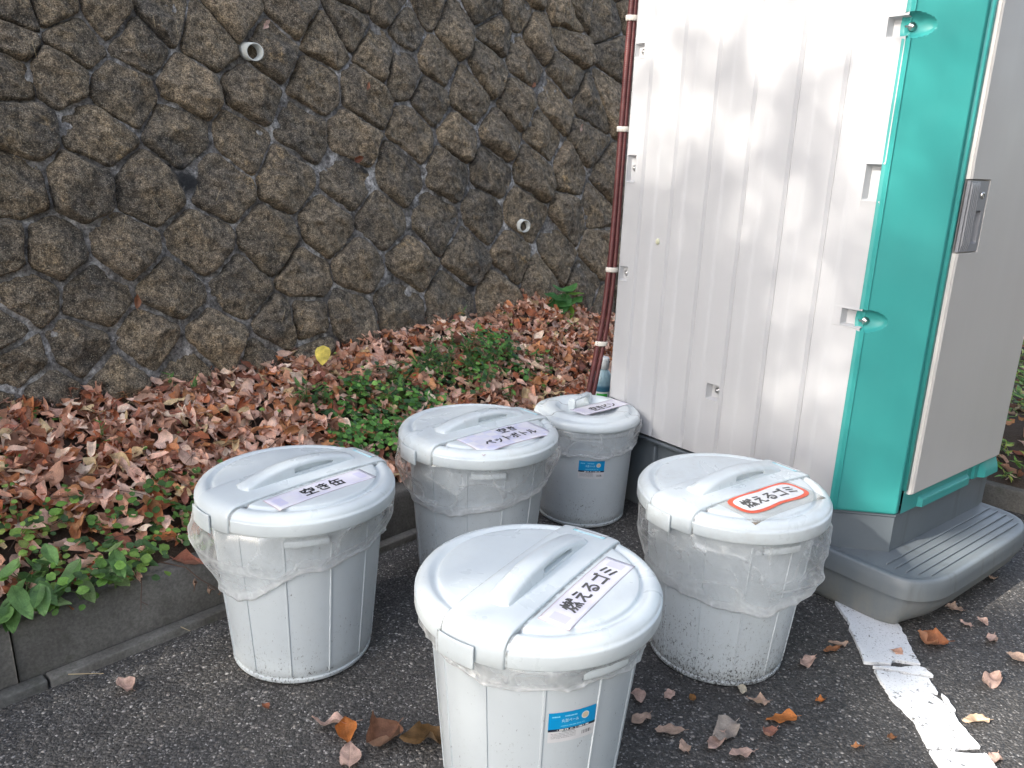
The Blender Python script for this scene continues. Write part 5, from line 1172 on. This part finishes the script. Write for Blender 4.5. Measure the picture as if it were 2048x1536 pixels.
def plants():
    r = np.random.default_rng(8)
    G = [gmesh(k, .62, 1, c) for k, c in enumerate(((.11, .22, .07), (.15, .28, .09), (.22, .32, .13), (.09, .18, .06)))]
    N = [gmesh(10 + k, .34, 0, c, curl=.9) for k, c in enumerate(((.08, .19, .05), (.11, .24, .06), (.06, .14, .05)))]
    T = [gmesh(20 + k, .58, 0, c, curl=.5, fold=.15) for k, c in enumerate(((.07, .20, .065), (.09, .24, .07), (.20, .36, .06)))]
    # seedling against the wall
    b = bed_pt(2.70, .62, .45); face = math.atan2(-b[1], -b[0])
    lv = []
    for (rx, dz, ln, yw, pit, k) in ((-.07, .105, .085, 55, -.25, 0), (-.055, .055, .085, 25, -.9, 1), (.00, .085, .09, -5, -.75, 0), (.065, .085, .10, -60, -.35, 1), (.03, .14, .075, -35, .25, 1), (-.01, .135, .06, 60, .3, 0), (.03, .035, .075, -10, -.9, 2), (.05, .12, .06, -80, .0, 2)):
        lv.append((rx * .8, -.02 - abs(rx) * .1, dz, ln * 1.6, R_(180 + yw if pit < 0 else yw), pit, T[k]))
    # leaves hang outwards towards the viewer
    plant('seedling', b, lv, 'leafy dark green seedling growing against the foot of the stone wall near the conduits')
    # heart leaved plants leaning over the kerb
    HL = ['second heart leaved plant from the left picture edge, drooping over the kerb joint', 'third heart leaved plant from the left edge, its big leaf hanging down the kerb', 'heart leaved plant hanging over the middle of the left kerb', 'rightmost large heart leaved plant on the kerb lip, above the dark twig', 'heart leaved plant cut by the left picture edge', 'heart leaved plant one step back from the kerb, above the second and third', 'heart leaved plant just outside the left picture edge', 'heart leaved plant furthest outside the left picture edge', 'smallest heart leaved plant near the left bin, at the start of the dry vine', 'small heart leaved plant set back from the kerb among round leaves']
    for i, (s, q, n, sc, gr) in enumerate(((.055, .035, 6, .062, 1), (.115, .03, 7, .06, 1), (.205, .03, 6, .068, 1), (.275, .035, 4, .06, 1), (-.03, .04, 6, .06, 1), (.10, .10, 5, .05, 1), (-.12, .04, 6, .06, 1), (-.25, .05, 6, .06, 1), (.33, .06, 4, .045, 1), (.16, .13, 4, .05, 1))):
        b = bed_pt(s, q, bank_z(np.array(s), np.array(q)) - .005); lv = []
        for k in range(n):
            th = r.uniform(-2.6, 1.0); rad = r.uniform(.015, .055); yaw = math.atan2(math.sin(th), math.cos(th)) - math.pi / 2
            lv.append((rad * math.cos(th), rad * math.sin(th), r.uniform(.025, .085), sc * r.uniform(.7, 1.15), yaw, r.uniform(-.9, .1), G[int(r.integers(0, 4))]))
        plant('heart_leaf_plant', b, lv, HL[i], group='heart leaved plants along the kerb')
    for i in range(26):
        s, q = (r.normal(1.86, .2), r.normal(.44, .09)) if i < 19 else (r.normal(1.40, .2), r.normal(.46, .06))
        b = bed_pt(s, q, bank_z(np.array(s), np.array(q))); lv = []
        for k in range(8):
            th = r.uniform(0, 6.28); rad = r.uniform(.008, .03); lv.append((rad * math.cos(th), rad * math.sin(th), .025 + k * .011, r.uniform(.035, .06), th - math.pi / 2, r.uniform(-.5, .7), N[int(r.integers(0, 3))]))
        plant('narrow_leaf_weed', b, lv, 'narrow leaved green weed rising through the leaf litter behind the bins', group='narrow leaved weeds in the litter')
    for (s, q, lab) in ((.748, .700, 'single thin green shoot at the foot of the wall, left of the yellow leaf'), (.80, .640, 'second small green shoot standing in the litter just right of the wall shoot'), (.458, .53, 'small green sprout poking out of the leaves on the left slope'), (2.105, .715, 'pale green weed at the wall foot in the middle of the litter')):
        b = bed_pt(s, q, bank_z(np.array(s), np.array(q))); lv = []
        for k in range(5):
            th = r.uniform(0, 6.28); lv.append((.006 * math.cos(th), .006 * math.sin(th), .02 + k * .012, r.uniform(.03, .045), th - math.pi / 2, r.uniform(0, 1.0), N[1]))
        plant('shoot', b, lv, lab)
plants()
def one_leaf(name, loc, L_, yaw, col, lab, W=.5, curl=.6, roll=0, fold=.2, heart=0, lobe=.1, tilt=(0, 0), seed=0, wavy=.12, group=None, cat='leaf', mat='leaf', nrm=None):
    v, f, uv = leaf_geo(1, W, 8, 12, a=.85, b=.75, fold=fold, curl=curl, roll=roll, wavy=wavy, heart=heart, seed=seed, lobe=lobe, stem=.14)
    v = v - [0, .4, 0]; v[:, 2] -= np.percentile(v[:, 2], 6)
    cc = np.tile(col, (len(v), 1)) * (1 + .25 * noise(v, 3, seed))[:, None]
    o = obj(name, mesh(name, v, f, uv=uv, col=np.clip(cc, 0, 1)), M[mat], loc=loc); o.scale = (L_,) * 3; o.rotation_euler = (tilt[0], tilt[1], yaw)
    if lab: tag(o, lab, cat, group)
    return o
PK, PB, OR, RB, DB, YB = (.52, .36, .30), (.44, .31, .24), (.42, .15, .04), (.20, .07, .035), (.075, .035, .02), (.40, .22, .05)
LEAVES = [(-0.872, 1.576), (-0.384, 1.467), (-0.332, 1.465), (-0.307, 1.395), (-0.261, 1.4), (-0.181, 1.427), (-0.526, 1.525), (0.322, 1.594), (0.39, 1.607), (0.444, 1.596), (0.575, 1.635), (0.583, 1.6), (0.306, 1.519), (0.359, 1.492), (0.398, 1.454), (0.484, 1.48), (0.46, 1.448), (0.502, 1.423), (0.622, 1.544), (0.583, 1.483), (0.743, 1.61), (0.761, 1.756), (0.842, 1.815), (0.868, 1.85), (0.859, 1.494), (0.766, 1.458), (1.284, 2.056), (1.281, 1.983), (1.336, 2.0), (1.51, 2.23), (1.114, 1.883), (1.019, 1.82), (1.306, 1.889), (1.324, 1.825), (1.189, 1.701), (1.078, 1.567), (1.059, 1.436)]
LSPEC = [ # length, yaw deg, colour, curl, roll, W, label
 (.052, 60, PK, 1.6, 1.0, .8, 'small curled pink leaf alone on the asphalt near the left kerb'),
 (.082, 98, PK, .9, .6, .30, 'long wavy pink leaf, leftmost of the leaves in front'),
 (.060, 20, OR, 1.8, 1.2, .85, 'crumpled orange brown leaf just above the big brown clump'),
 (.058, 10, PK, .6, .3, .6, 'pale pink ragged leaf tucked under the big brown curled leaf'),
 (.100, 150, (.26, .13, .08), 1.6, 1.3, .8, 'biggest brown crumpled leaf in the clump left of the nearest bin'),
 (.090, 105, (.11, .06, .02), 1.1, 1.1, .62, 'dark brown leaf with a yellow side, nearest to the front bin'),
 (.020, 50, RB, .5, .4, .6, 'tiny reddish leaf scrap between the left bin and the front clump'),
 (.042, 170, PK, .5, .2, .75, 'notched pink leaf close to the right edge of the nearest bin'),
 (.035, 140, PK, .5, .3, .55, 'small pale leaf right of the notched pink one'),
 (.028, 150, (.22, .11, .04), 1.2, 1.0, .6, 'small dark orange curled leaf in the shade between two bins'),
 (.030, 165, (.50, .45, .36), .7, .4, .7, 'tiny cream leaf right under the speckled bin'),
 (.050, 95, PB, 1.6, 1.0, .5, 'arched tan leaf just below the cream one'),
 (.052, 130, PB, .6, .4, .5, 'pinkish leaf half beside the front bin body'),
 (.058, 95, PB, .5, .2, .45, 'oval pale leaf with a fine midrib lying flat between bins'),
 (.034, 10, PB, .5, .2, .6, 'short pale leaf standing apart below the oval one'),
 (.075, 135, (.36, .31, .27), .9, .8, .6, 'large greyish folded leaf at the top of the right front heap'),
 (.060, 140, PK, .9, .6, .5, 'pale leaf on the left side of the right front heap'),
 (.055, 110, PK, 1.0, .9, .5, 'tan folded leaf at the bottom of the right front heap'),
 (.062, 100, OR, .5, .3, .48, 'bright orange leaf lying flat between the bin and the white line'),
 (.050, 130, (.36, .17, .12), 1.5, 1.2, .6, 'reddish shrivelled leaf just below the bright orange one'),
 (.030, 120, OR, 1.0, .8, .5, 'small orange curl below the right bin towards the line'),
 (.056, 130, PK, .9, .5, .5, 'pale pink bent leaf right of the speckled bin'),
 (.055, 120, (.30, .13, .06), 1.4, .9, .32, 'thin brown twisted leaf above the pale bent one'),
 (.050, 95, PB, .8, .5, .36, 'thin pale leaf lying across the brown twisted one'),
 (.024, 110, (.20, .09, .04), 1.0, 1.0, .7, 'tiny brown leaf left of the white line near the front'),
 (.032, 110, (.35, .15, .06), .8, .7, .4, 'thin rusty leaf left of the white line, lower than the tiny brown one'),
 (.044, 80, PB, 1.0, .6, .7, 'pale brown leaf against the grey step foot'),
 (.030, 45, PK, .7, .4, .7, 'small pink leaf below the step, left of two'),
 (.030, 30, PK, 1.0, .6, .8, 'small pink leaf below the step, right of two'),
 (.036, 160, PB, 1.2, .8, .6, 'small curled leaf under the far end of the step'),
 (.085, 85, (.32, .12, .05), 1.7, 1.2, .8, 'crumpled orange and brown leaf touching the top of the white line'),
 (.046, 85, (.48, .28, .20), .6, .4, .4, 'thin salmon leaf lying on the white painted line'),
 (.058, 140, PK, .9, .7, .4, 'narrow pink leaf on the asphalt right of the crumpled orange one'),
 (.044, 60, PB, .8, .6, .7, 'rounded pale leaf at the right edge below the step'),
 (.072, 125, PK, .6, .3, .42, 'large flat pink leaf right of the white line'),
 (.050, 90, (.50, .36, .25), .7, .7, .5, 'tan leaf touching the right edge of the white line'),
 (.038, 140, PK, .7, .4, .6, 'pink leaf at the lower right, in the patch of sun')]
for k, ((x, y), (ln, yw, c, cu, ro, W_, lab)) in enumerate(zip(LEAVES, LSPEC)):
    one_leaf('fallen_leaf', (x, y, .002), ln * 1.2, R_(yw), c, lab, W=W_, curl=cu, roll=ro, seed=40 + k, lobe=.22, wavy=.16, group='leaves scattered on the asphalt')
one_leaf('fallen_leaf', tuple(bed_pt(1.275, .60, .450)), .060, R_(188), (.62, .50, .10), 'yellow heart shaped leaf standing out on the litter below the wall', W=.95, curl=.25, heart=1, fold=.1, lobe=0, tilt=(R_(-52), 0), seed=3, wavy=.03)
for (s, z, ln, c, yw, lab) in ((1.305, 1.632, .045, PK, 40, 'small pink leaf caught on the wall just above the upper drain pipe'), (1.638, 1.172, .055, RB, 70, 'red brown curled leaf wedged between wall stones left of centre'), (.682, .719, .05, (.30, .13, .07), 5, 'rust coloured leaf stuck in the mortar joint low on the left wall'), (1.726, 1.46, .035, (.34, .15, .09), 20, 'tiny reddish leaf lodged high in the wall, in a joint'), (2.75, 1.55, .04, (.36, .16, .09), 60, 'small orange leaf lodged in the wall near the cabin, high up'), (3.096, 1.375, .045, PK, 20, 'pale folded leaf on the ochre wall stone beside the conduits')):
    p = wall_pt(np.array([s]), np.array([z]), np.array([.047]))[0]
    o = one_leaf('fallen_leaf', tuple(p), ln, 0, c, lab, curl=1.2, roll=.9, seed=int(s * 100), lobe=.2); o.rotation_euler = (R_(75), R_(yw), math.atan2(ES[1], ES[0])); o.rotation_mode = 'XYZ'
def twigs():
    def tw(name, pts, rad, mat, lab, jit=.004, n=16, seed=0, extra=()):
        pts = np.array(pts); t = np.linspace(0, len(pts) - 1, n); p = np.stack([np.interp(t, np.arange(len(pts)), pts[:, k]) for k in range(3)], -1); p += jit * noise(p, 25, seed)[:, None] * np.array([1, -1, .5])
        parts = [tube(p, np.linspace(rad, rad * .5, n), 6)]
        for e in extra: parts.append(tube(e, rad * .6, 5))
        v, f = join(parts); v = v - p[0]; o = obj(name, mesh(name, v, f), M[mat], loc=tuple(p[0])); tag(o, lab, 'twig'); return o
    k = lambda s, q, z: tuple(bed_pt(s, q, z))
    tw('vine_twig', [k(.40, .05, .165), k(.44, .0, .155), k(.465, -.022, .12), k(.50, -.03, .085), k(.545, -.04, .045), k(.575, -.06, .012)], .0017, 'twig', 'dry brown vine hanging down the kerb face beside the left bin', extra=[[k(.455, -.025, .125), k(.44, -.035, .10)], [k(.48, -.03, .10), k(.49, -.05, .09)]])
    tw('dry_twig', [k(.335, .02, .158), k(.325, -.005, .145), k(.315, -.018, .115), k(.31, -.022, .09)], .0014, 'twig', 'short dark twig on the kerb lip below the heart leaves', extra=[[k(.315, -.018, .115), k(.33, -.02, .10)]])
    tw('straw', [k(.125, -.055, .022), k(.17, -.075, .012), k(.19, -.085, .007)], .0013, 'straw', 'pale straw lying across the base strip at the lower left', jit=.0005)
    tw('straw', [k(.395, -.045, .022), k(.41, -.065, .012)], .0010, 'straw', 'tiny pale straw on the base strip near the left bin', jit=.0005)
    r = np.random.default_rng(2); 
    # shrivelled bits along the vine
    for i, (s, q, z) in enumerate(((.445, -.02, .125), (.475, -.032, .095), (.515, -.038, .075))):
        one_leaf('dry_leaf_bit', k(s, q, z), .026, r.uniform(0, 6), (.20, .11, .07), ['shrivelled leaf on the hanging vine, topmost', 'shrivelled leaf on the hanging vine, middle', 'shrivelled leaf on the hanging vine, lowest'][i], W=.8, curl=1.8, roll=1.5, seed=i, tilt=(1.2, .4))
twigs()
def needles():
    r = np.random.default_rng(77); parts = []
    for _ in range(70):
        s, z = r.uniform(.4, 3.4), r.uniform(.5, 1.9); p = wall_pt(np.array([s]), np.array([z]), np.array([.055]))[0]; d = np.array([ES[0], ES[1], 0]) * r.normal() * .35 + np.array([0, 0, 1.]); d /= np.linalg.norm(d); l_ = r.uniform(.02, .05)
        parts.append(tube([p - d * l_ / 2, p + d * l_ / 2 + [.002, -.002, 0]], .0006, 4))
    v, f = join(parts); o = obj('fallen_needles', mesh('fallen_needles', v, f), M['straw']); tag(o, kind='stuff')
needles()

# ------------------------------------------------------------------ trees out of view; the last three are added to darken the door
Ln = np.array(L); Ra = np.array([-Ln[1], Ln[0], 0]); Ra /= np.linalg.norm(Ra); Ub = np.cross(Ln, Ra); Ub = Ub if Ub[2] > 0 else -Ub
def toab(P): P = np.asarray(P, float); return P @ Ra, P @ Ub
def tl(u, w_, z):     # cabin-local to world
    c, s = math.cos(T_ANG), math.sin(T_ANG); return (TA[0] + u * c - w_ * s, TA[1] + u * s + w_ * c, z)
GAPS = [ # world point, radius a, radius b, sunlight let through, how much the leaf noise breaks it up
    (tl(-.12, .30, 1.25), .36, .66, .15, .75), (tl(-.12, .80, 1.55), .30, .42, .11, .9), (tl(-.12, .22, .70), .18, .36, .12, .6), (tl(-.05, .05, 1.0), .14, .8, .04, .6), (tl(-.05, .05, .42), .13, .20, .09, .4),
    ((.0, 1.30, .42), .26, .18, .030, .5), ((.52, 1.80, .44), .24, .14, .035, .5), ((.9, 1.45, .0), .55, .22, .05, .8),
    (tl(.19, -.135, .16), .15, .095, 1.0, 0), ((1.18, 1.55, 0), .19, .12, 1.0, 0)]
def tree(base, h, crown_c, crown_r, nleaf, lab, size=.075, sculpt=False, seed=0, col=((.05, .10, .03), (.14, .16, .04), (.30, .16, .05))):
    r = np.random.default_rng(seed); root = empty('tree', base); tag(root, lab, 'tree')
    base = np.array(base); cc = np.array(crown_c); pts = [base + (cc - base) * t + np.array([.12 * math.sin(3 * t + seed), .1 * math.cos(4 * t), 0]) for t in np.linspace(0, .50 if sculpt else .95, 12)]
    parts = [tube(np.array(pts) - base, np.linspace(.17, .05, 12) * h / 6, 10)]
    for k in range(14):
        p0 = np.array(pts[4 + k % 8]); d = r.normal(size=3); d[2] = abs(d[2]) * .5; d /= np.linalg.norm(d); p1 = p0 + d * np.array(crown_r) * .75
        parts.append(tube(np.array([p0, (p0 + p1) / 2 + [0, 0, .15], p1]) - base, [.05, .03, .012] if not sculpt else [.03, .018, .008], 7))
    v, f = join(parts); obj('trunk', mesh('trunk', v, f), M['bark'], root)
    n = nleaf * 3; u = r.normal(size=(n, 3)); u /= np.linalg.norm(u, axis=1)[:, None]; rad = r.random(n) ** .45; P = cc + u * rad[:, None] * np.array(crown_r)
    cl = noise(P, 1.5, seed) + .5 * noise(P, 3.5, seed + 1)
    keep = cl + r.normal(size=n) * .25 > (-.35 if sculpt else -.05)
    if sculpt:  # crown shaped for the light: leaves thinned along sun rays to chosen spots
        a, b = toab(P); op = np.zeros(n)
        nz = noise(P3((a * .82 + b * .57) * 1.7, (b * .82 - a * .57) * .8), 3.2, 9) * 1.0 + noise(P3((a * .82 + b * .57) * 1.5, b * .82 - a * .57), 1.6, 4) * .7
        for (g, ra, rb_, o_, na) in GAPS:
            ga, gb = toab(g); e = ((a - ga) / ra) ** 2 + ((b - gb) / rb_) ** 2; op = np.maximum(op, o_ * np.exp(-e ** 1.8) * (1 + na * nz))
        T_ = np.clip(op + .006, .003, 1.0); keep &= r.random(n) < -np.log(T_) / 48
    P = P[keep][:nleaf] if (keep.sum() > nleaf and not sculpt) else P[keep]; n = len(P)
    q, f, uv = leaf_geo(1, .6, 2, 2, stem=0, curl=.4, seed=1)
    Rm = rotmats(r.uniform(0, 6.28, n), r.uniform(0, 1.6, n), r.uniform(0, 6.28, n)); col = np.array(col); C = col[r.integers(0, len(col), n)]
    o = scatter('crown', [(q, f, uv)], P - base, r.uniform(.7, 1.3, n) * size, Rm, C, 'green', r, root); return root
tree((-7.6, -2.6, 3.6), 5, (-6.0, -2.5, 6.0), (2.4, 2.7, 2.1), 84000, 'broad tree on the bank above the stone wall, outside the picture to the left', size=.11, sculpt=True, seed=4)
tree((6.0, -3.2, 0), 6, (5.6, -3.0, 3.6), (3.0, 2.6, 3.2), 9000, 'unseen leafy tree added behind the camera to the right to darken the cabin door', size=.22, seed=6)
tree((7.4, 1.2, 0), 6, (7.2, .8, 3.6), (2.6, 2.8, 3.3), 9000, 'second unseen leafy tree, added right of the cabin to dim the sky', size=.22, seed=9)
tree((2.6, -6.4, 0), 6, (2.6, -6.2, 3.8), (2.8, 2.6, 3.3), 8000, 'third unseen leafy tree, added behind the camera to dim the sky', size=.22, seed=10)
